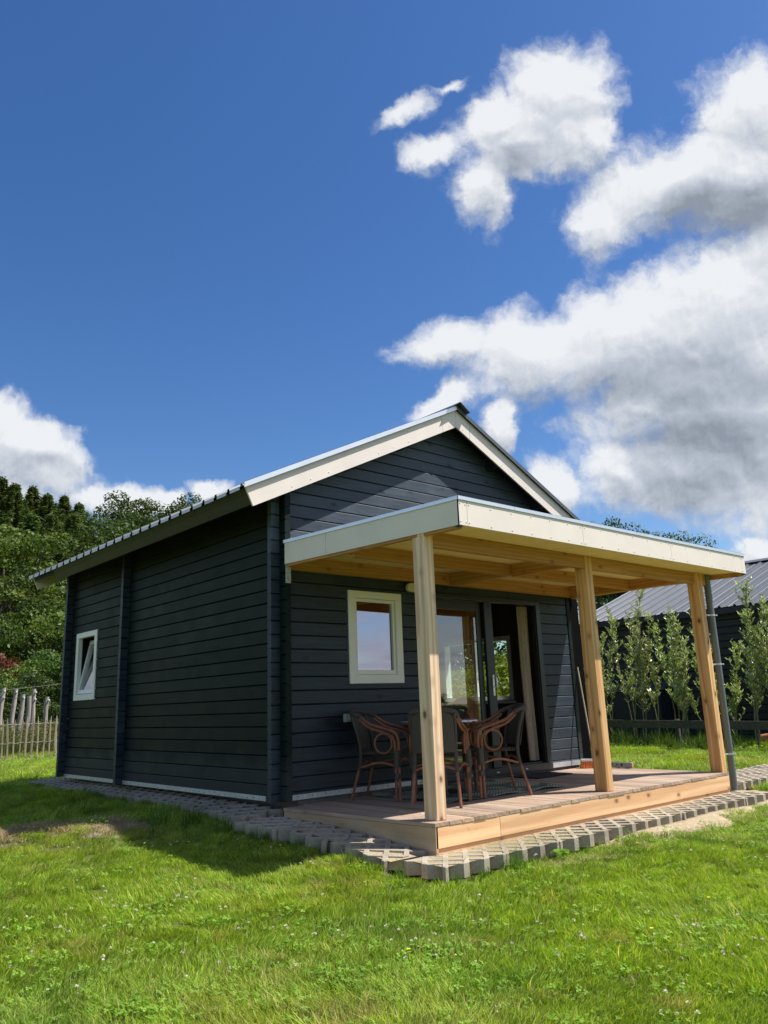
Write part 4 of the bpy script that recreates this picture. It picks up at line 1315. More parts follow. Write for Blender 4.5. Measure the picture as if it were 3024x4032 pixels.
dmb().bbox(0.839, 4.806, -1.968, -1.944, ZB, ZD - 0.030, 0.002).build('fascia_board', FASC, deck)
dmb().bbox(XD0 + 0.02, 4.79, -1.955, -1.932, -0.40, ZB - 0.003, 0.002).build('fascia_board', FASC, deck)
mb = dmb()
mb.add([(dl_at(y) + dx, y, z) for y in (-1.968, -0.11) for dx in (0.004, 0.028) for z in (-0.36, ZD - 0.030)],
       [(0, 1, 3, 2), (4, 6, 7, 5), (0, 4, 5, 1), (2, 3, 7, 6), (0, 2, 6, 4), (1, 5, 7, 3)])
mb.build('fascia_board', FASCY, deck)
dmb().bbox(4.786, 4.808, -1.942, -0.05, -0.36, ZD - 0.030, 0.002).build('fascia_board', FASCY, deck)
for y in np.arange(-1.7, -0.1, 0.5):
    dmb().box(0.14, 4.76, y, y + 0.045, -0.30, ZD - 0.031).build('joist', OLDWOOD, deck)

# ------------------------------------------------------------------ rug and door mat
def waved(name, cx, cy, hx, hy, z, th, mat, label, cat, rz=0.0, wave=0.004, nx_=26, ny_=18):
    mb = MB((cx, cy, z))
    M = Matrix.Rotation(rz, 3, 'Z')
    n1, n2 = nx_ + 1, ny_ + 1
    for t in (1, 0):
        for j in range(n2):
            for i in range(n1):
                u, v = -1 + 2 * i / nx_, -1 + 2 * j / ny_
                edge = max(abs(u), abs(v)) ** 4
                p = M @ Vector((hx * u + 0.01 * math.sin(v * 9), hy * v + 0.008 * math.sin(u * 13), 0))
                h = wave * (1 + math.sin(u * 9 + v * 4)) * edge * 1.6
                mb.v.append((cx + p.x, cy + p.y, z + t * th + h))
    N = n1 * n2
    for j in range(ny_):
        for i in range(nx_):
            a = j * n1 + i
            mb.f.append((a, a + 1, a + n1 + 1, a + n1)); mb.f.append((N + a, N + a + n1, N + a + n1 + 1, N + a + 1))
    rim = [i for i in range(n1)] + [j * n1 + nx_ for j in range(1, n2)] + [ny_ * n1 + i for i in range(nx_ - 1, -1, -1)] + [j * n1 for j in range(ny_ - 1, 0, -1)]
    for k in range(len(rim)):
        a, b = rim[k], rim[(k + 1) % len(rim)]
        mb.f.append((a, N + a, N + b, b))
    o = mb.build(name, mat)
    o.location = (cx, cy, z)
    return tag(o, label, cat)
waved('outdoor_rug', 1.87, -0.68, 0.86, 0.56, ZD + 0.0025, 0.006, RUGM, 'green outdoor rug with pale palm leaves under the chairs', 'rug', -0.02, 0.006)
waved('door_mat', 3.52, -0.30, 0.34, 0.21, ZD + 0.0025, 0.012, RUBBER, 'black door mat in front of the open sliding door', 'door mat', 0.0, 0.0, 4, 4)

# ------------------------------------------------------------------ cane chairs and round table
def curve(pts, n=8):
    """Catmull-Rom through points"""
    P = [Vector(p) for p in pts]; P = [P[0] * 2 - P[1]] + P + [P[-1] * 2 - P[-2]]
    out = []
    for i in range(1, len(P) - 2):
        for k in range(n):
            t = k / n
            a, b, c, d = P[i - 1], P[i], P[i + 1], P[i + 2]
            out.append(0.5 * ((2 * b) + (c - a) * t + (2 * a - 5 * b + 4 * c - d) * t * t + (3 * b - a - 3 * c + d) * t ** 3))
    out.append(P[-2])
    return out
CHG = 'cane and wicker armchairs round the porch table'
def make_chair(loc, rz, label):
    t = empty('cane_armchair', loc, label, 'armchair', CHG, rz)
    bm = bmesh.new()   # seat pad
    for z in (0.402, 0.444):
        pass
    mb = MB(); n1, n2 = 13, 13
    for tz in (0, 1):
        for j in range(n2):
            for i in range(n1):
                u, v = -1 + 2 * i / 12, -1 + 2 * j / 12
                w = 0.225 + 0.025 * v
                rr = max(abs(u), abs(v))
                z = 0.425 + (0.024 if tz else -0.020) * math.sqrt(max(0, 1 - rr ** 6)) - 0.012 * (1 - u * u) * (1 - v * v) * tz
                cxy = 1 - 0.10 * (abs(u * v) ** 4)
                mb.v.append((w * u * cxy, 0.225 * v * cxy, z))
    N = n1 * n2
    for j in range(12):
        for i in range(12):
            a = j * n1 + i
            mb.f.append((a, a + n1, a + n1 + 1, a + 1)); mb.f.append((N + a, N + a + 1, N + a + n1 + 1, N + a + n1))
    rim = [i for i in range(13)] + [j * 13 + 12 for j in range(1, 13)] + [12 * 13 + i for i in range(11, -1, -1)] + [j * 13 for j in range(11, 0, -1)]
    for k in range(len(rim)):
        a, b = rim[k], rim[(k + 1) % len(rim)]; mb.f.append((a, b, N + b, N + a))
    bm.free()
    mb.build('seat', WICK, t, True)
    # curved woven back
    mb = MB(); n1, n2 = 17, 15
    for th in (0.0, -0.014):
        for j in range(n2):
            v = j / 14
            z = 0.46 + 0.345 * v
            for i in range(n1):
                u = -1 + 2 * i / 16
                half = 0.195 - 0.01 * v
                top = 1 - 0.10 * (abs(u) ** 3) * v
                y = -0.215 - 0.075 * v - 0.055 * (1 - u * u) + th
                mb.v.append((half * u, y, 0.46 + (z - 0.46) * top + (0.02 * (1 - u * u)) * v))
    N = n1 * n2
    for j in range(14):
        for i in range(16):
            a = j * n1 + i
            mb.f.append((a, a + 1, a + n1 + 1, a + n1)); mb.f.append((N + a, N + a + n1, N + a + n1 + 1, N + a + 1))
    for i in range(16):
        mb.f.append((i, N + i, N + i + 1, i + 1)); a = 14 * n1 + i; mb.f.append((a, a + 1, N + a + 1, N + a))
    bk = mb.build('backrest', WICK, t, True)
    mb = MB()
    mb.tube(curve([(-0.215, -0.18, 0.775), (-0.200, -0.275, 0.808), (-0.14, -0.325, 0.826), (0, -0.35, 0.832), (0.14, -0.325, 0.826), (0.200, -0.275, 0.808), (0.215, -0.18, 0.775)]), 0.021, 8)
    mb.build('top_rail', WICK, bk, True)
    for s in (-1, 1):
        mb = MB(); mb.tube(curve([(s * 0.193, -0.222, 0.27), (s * 0.185, -0.205, 0.42), (s * 0.192, -0.23, 0.60), (s * 0.198, -0.29, 0.80)]), 0.018, 8)
        mb.build('back_upright', WICK, bk, True)
        mb = MB(); mb.tube([(s * 0.215, -0.30, 0.0), (s * 0.192, -0.22, 0.30)], 0.0145, 8); mb.build('leg', CANE, t, True)
        mb = MB()
        mb.tube([(s * 0.262, 0.212, 0.0), (s * 0.262, 0.212, 0.46)], 0.0145, 8)
        mb.tube([(s * 0.255, 0.174, 0.0), (s * 0.255, 0.174, 0.46)], 0.0145, 8)
        lg = mb.build('leg', CANE, t, True)
        mb = MB()
        for (za, zb_) in ((0.30, 0.455), (0.20, 0.25)):
            mb.tube([(s * 0.2585, 0.193, za), (s * 0.2585, 0.193, zb_)], 0.0365 if za > 0.25 else 0.034, 10)
        mb.build('leg_wrap', WICK, lg, True)
        mb = MB()
        mb.tube(curve([(s * 0.262, 0.212, 0.46), (s * 0.264, 0.213, 0.54), (s * 0.262, 0.180, 0.618), (s * 0.255, 0.08, 0.658), (s * 0.240, -0.08, 0.705), (s * 0.212, -0.19, 0.778)]), 0.0145, 8)
        mb.tube(curve([(s * 0.255, 0.174, 0.46), (s * 0.256, 0.172, 0.53), (s * 0.254, 0.140, 0.588), (s * 0.247, 0.05, 0.626), (s * 0.230, -0.09, 0.672), (s * 0.206, -0.20, 0.752)]), 0.0145, 8)
        ar = mb.build('armrest', CANE, t, True)
        mb = MB()
        mb.tube([(s * 0.250, 0.055 + 0.088 * math.cos(q), 0.522 + 0.092 * math.sin(q)) for q in np.linspace(0, 2 * PI, 25)[:-1]], 0.010, 7, closed=True)
        mb.build('arm_loop', CANE, ar, True)
        mb = MB(); mb.tube(curve([(s * 0.255, 0.18, 0.315), (s * 0.235, 0.0, 0.345), (s * 0.195, -0.20, 0.30)]), 0.0115, 7); mb.build('stretcher', CANE, t, True)
    mb = MB(); mb.tube(curve([(-0.255, 0.18, 0.31), (0, 0.17, 0.365), (0.255, 0.18, 0.31)]), 0.0115, 7)
    mb.tube(curve([(-0.192, -0.215, 0.31), (0, -0.20, 0.355), (0.192, -0.215, 0.31)]), 0.0115, 7); mb.build('stretcher', CANE, t, True)
    return t
def face(fx, fy): return math.atan2(-fx, fy)
ZR = ZD + 0.003
chair = make_chair((0.956, -1.157, ZR), face(0.78, 0.63), 'cane armchair behind the front left post with its back to the lawn')
for (x, y, fx, fy, zz_, lab) in ((0.98, -0.415, 0.5, -0.866, ZR + 0.006, 'cane armchair beside the grey wall socket'), (1.735, -1.122, -0.86, 0.51, ZR + 0.006, 'cane armchair in front of the open sliding door'),
                            (1.86, -0.42, -0.72, -0.69, ZR + 0.006, 'cane armchair hidden behind the round table against the glass')):
    c = copy_tree(chair); c.location = (x, y, zz_); c.rotation_euler = (0, 0, face(fx, fy)); c['label'] = lab
TC = (1.40, -0.74, ZR)
rt = empty('bistro_table', TC, 'round bistro table with a grey top between the cane armchairs', 'table')
mb = MB(TC); mb.cyl((TC[0], TC[1], 0.585), 0.385, 0.020, 40); mb.build('table_top', TABLETOP, rt, True)
mb = MB(TC); mb.tube([(TC[0] + 0.389 * math.cos(q), TC[1] + 0.389 * math.sin(q), 0.594) for q in np.linspace(0, 2 * PI, 49)[:-1]], 0.013, 8, closed=True); mb.build('table_rim', TABLERIM, rt, True)
for k in range(3):
    a_ = k * 2 * PI / 3 + 0.4
    mb = MB(TC)
    ca, sa = math.cos(a_), math.sin(a_)
    mb.tube(curve([(TC[0] + q * ca, TC[1] + q * sa, z) for q, z in ((0.20, 0.58), (0.09, 0.45), (0.05, 0.30), (0.07, 0.05), (0.09, ZR + 0.02))]), 0.013, 7)
    mb.build('leg', CANE, rt, True)
for a_ in (0.2, 0.2 + PI / 2):
    M = Matrix.Translation((TC[0], TC[1], 0)) @ Matrix.Rotation(a_, 4, 'Z')
    MB(TC).box(-0.26, 0.26, -0.035, 0.035, ZR + 0.008 + (0.03 if a_ > 1 else 0), ZR + 0.036 + (0.031 if a_ > 1 else 0), M=M).build('foot', SEATING, rt)

# ------------------------------------------------------------------ broom, level
BO = (4.68, -0.24, ZD)
bro = empty('broom', BO, 'broom with orange bristles leaning on the cabin corner', 'broom')
d0 = Vector((0.755, -0.655, 0))
M = Matrix(((d0.x, -d0.y, 0, BO[0]), (d0.y, d0.x, 0, BO[1]), (0, 0, 1, BO[2]), (0, 0, 0, 1)))
MBo = lambda: MB(BO)
mb = MB(BO); mb.box(-0.16, 0.16, -0.03, 0.03, 0.088, 0.116, M=M); mb.build('broom_head', BRUSHTOP, bro)
mb = MB(BO)
for i in range(13):
    for j in range(3):
        x = -0.146 + i * 0.0243; y = -0.02 + j * 0.02
        sx_, sy_ = x * 0.10 + random.uniform(-0.008, 0.008), random.uniform(-0.012, 0.012)
        a, b = 0.010, 0.014
        vs = [(x - a, y - 0.006, 0.09), (x + a, y - 0.006, 0.09), (x + a, y + 0.006, 0.09), (x - a, y + 0.006, 0.09),
              (x + sx_ - b, y + sy_ - 0.009, 0.002), (x + sx_ + b, y + sy_ - 0.009, 0.002), (x + sx_ + b, y + sy_ + 0.009, 0.002), (x + sx_ - b, y + sy_ + 0.009, 0.002)]
        mb.add([M @ Vector(v) for v in vs], [(3, 2, 1, 0), (4, 5, 6, 7), (0, 1, 5, 4), (1, 2, 6, 5), (2, 3, 7, 6), (3, 0, 4, 7)])
tag(mb.build('bristles', ORANGE, bro), kind='stuff')
b0 = M @ Vector((0.01, 0.0, 0.112)); b1 = Vector((4.835, -0.016, 1.18))
dv = (b1 - b0).normalized()
MB(BO).tube([b0, b0 + dv * 0.10], [0.024, 0.016], 10).build('socket', BLUE, bro, True)
MB(BO).tube([b0 + dv * 0.09, b1], 0.0115, 9).build('handle', HANDLEW, bro, True)
LO = (4.775, -0.5, ZD)
lv = empty('spirit_level', LO, 'grey spirit level lying on the far edge of the deck beside the broom', 'spirit level')
mb = MB(LO); mb.bbox(4.765, 4.790, -0.735, -0.16, ZD + 0.010, ZD + 0.076, 0.004); mb.build('level_body', BOXGREY, lv)
mb = MB(LO); mb.bbox(4.764, 4.791, -0.752, -0.736, ZD + 0.009, ZD + 0.077, 0.006); mb.build('end_cap', PINK, lv)
mb = MB(LO)
for y, r in ((-0.60, 0.014), (-0.53, 0.009), (-0.46, 0.009)): mb.cyl((4.7645, y, ZD + 0.045), r, -0.001, 14, 'x')
mb.build('vial_hole', RUBBER, lv)
mb = MB(LO)
for y in (-0.70, -0.57, -0.25): mb.bbox(4.760, 4.795, y, y + 0.05, ZD + 0.0005, ZD + 0.010, 0.002)
mb.build('foot', BRUSHTOP, lv)
# ------------------------------------------------------------------ leaf clouds, trees
def leaves(C, N, size, aspect=0.62, jitter=0.6, r=None, up=0.25):
    """rhombic leaves at centres C facing roughly N"""
    n = len(C)
    nr = N + rng.normal(0, jitter, (n, 3)); nr[:, 2] += up
    nr /= np.linalg.norm(nr, axis=1)[:, None] + 1e-9
    t = rng.normal(0, 1, (n, 3)); t -= nr * (t * nr).sum(1)[:, None]; t /= np.linalg.norm(t, axis=1)[:, None] + 1e-9
    b = np.cross(nr, t)
    s = (size * rng.uniform(0.6, 1.35, n))[:, None]
    V = np.stack([C - t * s * 0.5, C + b * s * 0.5 * aspect - t * s * 0.06, C + t * s * 0.5, C - b * s * 0.5 * aspect - t * s * 0.06], 1).reshape(-1, 3)
    F = np.arange(4 * n).reshape(-1, 4)
    rr = rng.uniform(0, 1, n) if r is None else r
    return V, F, np.repeat(rr, 4)

def sphere_dirs(n):
    d = rng.normal(0, 1, (n, 3)); return d / np.linalg.norm(d, axis=1)[:, None]

def broad_crown(nl, ncl, cz, rx, rz_, clr, size, seed, flat=0.75):
    """clumps of leaves spread through an uneven crown of unit height"""
    global rng
    keep = rng; rng = np.random.default_rng(seed)
    cl = []
    while len(cl) < ncl:
        d = sphere_dirs(1)[0]; q = rng.uniform(0.25, 1.0) ** 0.5
        lump = 1 + 0.22 * math.sin(3 * math.atan2(d[1], d[0]) + seed) + 0.15 * math.sin(5 * d[2] + seed)
        p = np.array([d[0] * rx * q * lump, d[1] * rx * q * lump, cz + d[2] * rz_ * q])
        cl.append((p, clr * rng.uniform(0.6, 1.25), rng.uniform(-0.30, 0.30)))
    w = np.array([c[1] ** 2 for c in cl]); w /= w.sum()
    k = rng.choice(ncl, nl, p=w)
    P = np.array([c[0] for c in cl])[k]; Rr = np.array([c[1] for c in cl])[k]; of = np.array([c[2] for c in cl])[k]
    d = sphere_dirs(nl)
    rad = Rr * rng.uniform(0.35, 1.0, nl) ** 0.5
    d2 = d * np.array([1.2, 1.2, flat])
    C = P + d2 * rad[:, None]
    V, F, r = leaves(C, d, size, r=np.clip(rng.uniform(0, 1, nl) * 0.8 + 0.1 + of, 0, 1))
    rng = keep
    return V, F, r, cl

def trunk_mesh(name, cl, h0, r0, mat, seed):
    rr = random.Random(seed)
    mb = MB()
    top = max(c[0][2] for c in cl) * 0.82
    pts = [(0.01 * math.sin(3 * i / 8 + seed), 0.01 * math.cos(2 * i / 8 + seed), top * i / 8) for i in range(9)]
    mb.tube(pts, [r0 * (1 - 0.85 * i / 8) + 0.001 for i in range(9)], 7)
    for c, rad, _ in cl[::2]:
        z = max(h0, c[2] * rr.uniform(0.45, 0.75))
        i = min(8, int(z / top * 8)); a = Vector(pts[i])
        mid = a.lerp(Vector(c), 0.5) + Vector((0, 0, 0.02))
        mb.tube([a, mid, Vector(c)], [r0 * 0.35, r0 * 0.2, r0 * 0.06], 5)
    o = mb.build(name, mat)
    me = o.data; bpy.data.objects.remove(o)
    return me

def mesh_of(o):
    me = o.data; bpy.data.objects.remove(o); return me

KINDS = {}
for i in range(3):
    V, F, r, cl = broad_crown(15000, 54, 0.60, 0.30, 0.38, 0.066, 0.0150, 20 + i)
    KINDS['oak%d' % i] = (mesh_of(arrmesh('crown', V, F, OAK, r)), trunk_mesh('trunk', cl, 0.2, 0.020, BARK, i))
for i in range(3):
    V, F, r, cl = broad_crown(14000, 60, 0.56, 0.28, 0.43, 0.064, 0.0150, 40 + i, flat=0.42)
    KINDS['ash%d' % i] = (mesh_of(arrmesh('crown', V, F, ASH, r)), trunk_mesh('trunk', cl, 0.18, 0.018, BARK, i + 5))
for i in range(2):
    V, F, r, cl = broad_crown(9000, 40, 0.52, 0.46, 0.48, 0.125, 0.030, 60 + i)
    KINDS['bush%d' % i] = (mesh_of(arrmesh('crown', V, F, ASH if i else OAK, r)), trunk_mesh('trunk', cl, 0.05, 0.02, BARK, i + 9))
V, F, r, cl = broad_crown(6000, 34, 0.52, 0.44, 0.48, 0.14, 0.040, 71)
KINDS['maple'] = (mesh_of(arrmesh('crown', V, F, MAPLE, r)), trunk_mesh('trunk', cl, 0.05, 0.02, BARK, 12))
V, F, r, cl = broad_crown(3500, 18, 0.52, 0.48, 0.46, 0.17, 0.06, 81)
KINDS['copper'] = (mesh_of(arrmesh('crown', V, F, COPPER, r)), trunk_mesh('trunk', cl, 0.05, 0.02, BARK, 13))
V, F, r, cl = broad_crown(20000, 70, 0.58, 0.33, 0.36, 0.085, 0.0150, 78, flat=0.8)
KINDS['dome'] = (mesh_of(arrmesh('crown', V, F, OAK, r)), trunk_mesh('trunk', cl, 0.15, 0.02, BARK, 15))
for i in range(2):      # fir: drooping tiers of sprays
    keep = rng; rng = np.random.default_rng(90 + i)
    n = 26000
    t = rng.uniform(0.0, 1.0, n) ** 0.75
    tiers = 24
    tz = np.floor(t * tiers) / tiers
    az0 = rng.integers(0, 9, n) * 2 * PI / 9 + tz * 17.0 + rng.normal(0, 0.10, n)
    rmax = 0.27 * (1.03 - tz) ** 1.15 * (0.55 + 0.6 * rng.uniform(0, 1, (tiers + 1, 9))[(tz * tiers).astype(int), (np.round(az0 * 9 / (2 * PI)).astype(int)) % 9])
    q = rng.uniform(0.08, 1, n) ** 0.7
    rad = rmax * q
    z = 0.10 + 0.88 * tz + 0.018 * rng.normal(0, 0.6, n) - 0.22 * rad * q + 0.01
    C = np.stack([rad * np.cos(az0), rad * np.sin(az0), z], 1)
    N = np.stack([np.cos(az0) * 0.3, np.sin(az0) * 0.3, np.ones(n)], 1)
    V, F, r = leaves(C, N, 0.0115, 0.34, 0.9, up=0.0)
    rng = keep
    mb = MB(); mb.tube([(0, 0, 0), (0, 0, 0.5), (0, 0, 0.99)], [0.014, 0.009, 0.001], 6)
    KINDS['fir%d' % i] = (mesh_of(arrmesh('crown', V, F, FIR, r)), mesh_of(mb.build('trunk', BARK)))

def ray_px(x, y):
    k = 3024 / 1659
    v = FW + RT * ((x * k - 1512) / FPX) - UP * ((y * k - 2016) / FPX)
    return v / math.hypot(v.x, v.y)

def tree_at(x, y, h, kind, wd, name, label, group, zb=None):
    z0 = float(zlawn(x, y)) - 0.1 if zb is None else zb
    t = empty(name, (x, y, z0), label, 'bush' if 'bush' in name else 'tree', group, random.uniform(0, 6.28))
    cm, tm = KINDS[kind]
    for nm, me in (('crown', cm), ('trunk', tm)):
        o = bpy.data.objects.new(nm, me); COL.objects.link(o); o.parent = t
        o.scale = (h * wd, h * wd, h)
    return t
def tree_px(px, py, D, kind, wd, name, label, group):
    v = ray_px(px, py)
    x, y = CAM.x + v.x * D, CAM.y + v.y * D
    top = CAM.z + v.z * D
    z0 = float(zlawn(x, y)) - 0.1
    return tree_at(x, y, (top - z0) * 1.02, kind, wd, name, label, group)

WG = 'trees of the wood behind the cabin'
TREES = [
    # skyline firs, far
    (-60, 1040, 78, 'fir0', 2.27, 'fir_tree', 'dark fir on the skyline just outside the left edge'),
    (6, 1033, 76, 'fir1', 2.19, 'fir_tree', 'tallest dark fir on the skyline, leftmost of the row'),
    (34, 1046, 74, 'fir0', 2.10, 'fir_tree', 'dark fir on the skyline, second from the left edge'),
    (72, 1052, 77, 'fir1', 2.19, 'fir_tree', 'dark fir on the skyline, third from the left edge'),
    (104, 1068, 75, 'fir0', 2.27, 'fir_tree', 'dark fir on the skyline, fourth from the left edge'),
    (140, 1072, 76, 'fir1', 2.10, 'fir_tree', 'thin fir on the skyline left of the oak group'),
    (172, 1088, 72, 'fir0', 2.19, 'fir_tree', 'dark fir beside the leftmost skyline oak'),
    # skyline oaks
    (228, 1092, 70, 'oak0', 1.05, 'oak_tree', 'leftmost oak on the skyline against the low white cloud'),
    (270, 1068, 72, 'oak1', 1.0, 'oak_tree', 'tall oak on the skyline, second from left'),
    (318, 1076, 74, 'oak2', 1.05, 'oak_tree', 'round oak on the skyline, third from left'),
    (362, 1070, 73, 'oak0', 1.0, 'oak_tree', 'oak on the skyline, second from the cabin roof edge'),
    (412, 1072, 75, 'oak1', 0.95, 'oak_tree', 'oak on the skyline nearest the cabin roof edge'),
    (470, 1110, 78, 'oak2', 1.1, 'oak_tree', 'oak mostly hidden behind the cabin roof'),
    # middle rank
    (-45, 1085, 50, 'ash0', 1.15, 'ash_tree', 'yellow-green tree cut off by the left edge'),
    (22, 1090, 47, 'ash1', 1.15, 'ash_tree', 'tall yellow-green tree at the left edge below the firs'),
    (70, 1112, 52, 'fir1', 2.4, 'fir_tree', 'drooping fir in the middle rank beside the yellow-green tree'),
    (112, 1112, 52, 'fir0', 2.3, 'fir_tree', 'broad fir in the middle rank left of the eave corner'),
    (160, 1112, 55, 'fir1', 2.3, 'fir_tree', 'broad fir in the middle rank just above the eave corner'),
    (215, 1140, 52, 'oak1', 1.2, 'oak_tree', 'oak just above the eave beside the broad firs'),
    (262, 1128, 56, 'oak1', 1.2, 'oak_tree', 'dark oak behind the eave, below the skyline oaks'),
    (330, 1120, 58, 'oak0', 1.2, 'oak_tree', 'dark oak behind the middle of the eave'),
    (400, 1130, 58, 'ash1', 1.3, 'ash_tree', 'tree behind the eave nearest the gable'),
    # front rank
    (-30, 1235, 42, 'ash2', 1.35, 'ash_tree', 'front row tree at the left edge with pale leaves'),
    (38, 1225, 43, 'oak1', 1.35, 'oak_tree', 'front row oak above the picket fence'),
    (92, 1240, 44, 'ash0', 1.35, 'ash_tree', 'front row pale tree left of the far cabin corner'),
    (150, 1235, 45, 'ash1', 1.3, 'ash_tree', 'front row pale tree touching the cabin corner'),
    (215, 1260, 46, 'oak0', 1.4, 'oak_tree', 'front row oak hidden behind the side wall'),
]
for a in TREES: tree_px(*a, WG)
BG = 'bushes at the foot of the wood'
BUSHES = [
    (-25, 1462, 33, 'bush1', 1.0, 'bush', 'leafy bush at the left edge behind the poles'),
    (8, 1404, 37, 'copper', 0.5, 'copper_bush', 'copper red bush at the left edge above the poles'),
    (52, 1450, 33, 'bush0', 1.0, 'bush', 'dark green bush behind the grey poles'),
    (98, 1420, 35, 'bush1', 0.95, 'bush', 'yellowish bush left of the cabin corner'),
    (140, 1400, 36, 'bush0', 1.0, 'bush', 'dark bush touching the far cabin corner'),
    (30, 1335, 40, 'bush0', 0.9, 'bush', 'tall dark bush between the front row trunks'),
    (115, 1315, 40, 'bush1', 0.9, 'bush', 'tall pale bush between the front row trunks'),
]
for a in BUSHES: tree_px(*a, BG)
SG = 'trees behind the shed'
for a in ((1398, 1118, 62, 'dome', 0.95, 'oak_tree', 'round tree behind the shed, tallest of its group'),
          (1358, 1134, 64, 'dome', 0.8, 'oak_tree', 'tree behind the shed, left of the tallest one'),
          (1450, 1152, 60, 'dome', 0.8, 'oak_tree', 'lower tree behind the shed, right of the tallest one'),
          (1262, 1120, 66, 'oak2', 0.8, 'oak_tree', 'tree top showing just over the porch edge cap')):
    tree_px(*a, SG)
# seen through the cabin's far window
HG = 'bushes seen through the cabin window'
for x, y, h, k, nm, lab in ((9.6, 5.2, 2.3, 'maple', 'bright_bush', 'bright green bush seen through the open door and window'), (10.6, 7.2, 2.2, 'maple', 'bright_bush', 'bright green bush seen through the fixed pane'),
                            (13.0, 10.5, 6.5, 'oak0', 'oak_tree', 'dark tree behind the bright bushes'), (10.5, 12.5, 6.0, 'ash1', 'ash_tree', 'pale tree seen through the left of the cabin window'),
                            (17.0, 12.5, 8.0, 'oak2', 'oak_tree', 'dark tree at the back beside the shed end'), (8.6, 9.0, 2.6, 'bush1', 'bush', 'soft bush seen through the fixed pane beside the frame')):
    tree_at(x, y, h, k, 1.05 if h < 4 else 1.2, nm, lab, HG)
# trees mirrored in the front panes
MG = 'bushes across the lawn mirrored in the door glass'
for x, y, h, k, lab in ((24, -34, 1.9, 'bush0', 'low bush mirrored in the door pane on the left'), (28.5, -33, 2.7, 'bush1', 'taller bush mirrored in the middle of the door pane'),
                        (33, -32, 2.3, 'bush0', 'bush mirrored in the door pane on the right')):
    tree_at(x, y, h, k, 1.3, 'bush', lab, MG)

# ------------------------------------------------------------------ chestnut paling fence and grey poles
FO = (2.6, 14.4, -0.25)
pf = empty('picket_fence', FO, 'rustic chestnut picket fence held by wires left of the cabin', 'fence')
PX = np.arange(0.75, 4.6, 0.140)
for i, x in enumerate(PX):
    rr = random.Random(i)
    x = x + rr.uniform(-0.025, 0.025); y = 14.4 + rr.uniform(-0.015, 0.015)
    zb = float(zlawn(x, y)) - 0.06; h = 1.10 + rr.uniform(-0.06, 0.05)
    lean = rr.uniform(-0.035, 0.05); w = rr.uniform(0.020, 0.030)
    mb = MB(FO); n = 6; pts = []
    ring = [(-1, -0.6), (0.2, -0.8), (1, 0.1), (0.3, 0.8), (-0.8, 0.6)]
    for k in range(n + 1):
        t = k / n
        cx = x + lean * t + 0.012 * math.sin(t * 4 + i) ; cy = y + 0.008 * math.sin(t * 5 + i * 2)
        ww = w * (1 - 0.12 * t) * (0.30 if k == n else 1) * (1 + 0.12 * math.sin(k * 2.1 + i))
        mb.v += [(cx + a * ww, cy + b * ww, zb + h * t) for a, b in ring]
    for k in range(n):
        for q in range(5):
            mb.f.append((k * 5 + q, k * 5 + (q + 1) % 5, (k + 1) * 5 + (q + 1) % 5, (k + 1) * 5 + q))
    mb.f.append(tuple(n * 5 + q for q in range(5)))
    mb.build('picket', STAKE, pf)
for zz_ in (0.63, 0.19):
    mb = MB(FO)
    for s in (0, 1):
        mb.tube([(x, 14.4 + 0.028 * (1 if (j + s) % 2 else -1), zz_ + 0.01 * math.sin(j * 1.7)) for j, x in enumerate(np.arange(0.68, 4.62, 0.070))], 0.0045, 4)
    mb.build('wire', GALV, pf)
QO = (3.7, 20.0, -0.3)
qf = empty('pole_fence', QO, 'group of grey round poles with rope and white insulators behind the picket fence', 'fence')
def pole_pt(x, z, Y):
    k = (Y + 6.568) / 26.568
    return CAM.x + (x - CAM.x) * k, Y, CAM.z + (z - CAM.z) * k
poles = [(3.115, 1.70, 20.6), (3.466, 1.662, 20.8), (3.692, 1.497, 18.9), (3.905, 1.447, 19.6), (4.045, 1.655, 20.0), (4.455, 1.405, 18.7), (2.75, 1.50, 19.0)]
tops = []
for i, (x, z, Y) in enumerate(poles):
    px, py, pz = pole_pt(x, z, Y)
    mb = MB(QO); n = 8
    mb.tube([(px + 0.02 * math.sin(k * 0.9 + i) - 0.05 * (1 - k / n), py, -0.35 + (pz + 0.35) * k / n) for k in range(n + 1)], [0.074 - 0.012 * k / n + 0.005 * math.sin(k * 2.3 + i) for k in range(n + 1)], 10)
    mb.build('pole', POLE, qf, True)
    tops.append(Vector((px, py, pz)))
def rope(a, b, sag, m=ROPE, r=0.008):
    mb = MB(QO)
    mb.tube([a.lerp(b, t) - Vector((0, 0, sag * 4 * t * (1 - t))) for t in np.linspace(0, 1, 10)], r, 5)
    mb.build('rope', m, qf)
dz = Vector((0, 0, 0.10)); fr = Vector((0.02, -0.09, 0))
for a, b, q, s in ((1, 4, 0.10, 0.02), (0, 2, 0.30, 0.02), (4, 5, 0.32, 0.12), (6, 0, 0.2, 0.03)):
    A = tops[a] - Vector((0, 0, q)) + fr; B = tops[b] - Vector((0, 0, 0.10 if b != 2 else 0.10)) + fr
    rope(A, B, s)
    for e in (A, B):
        mb = MB(QO); mb.tube([e + Vector((0.0, 0.02, 0)), e - Vector((0.0, 0.03, 0))], [0.030, 0.022], 8); mb.build('insulator', PORC, qf)
rope(Vector((2.0, 20.7, 1.58)), Vector((6.4, 21.6, 2.0)), 0.05, WIRE, 0.005)

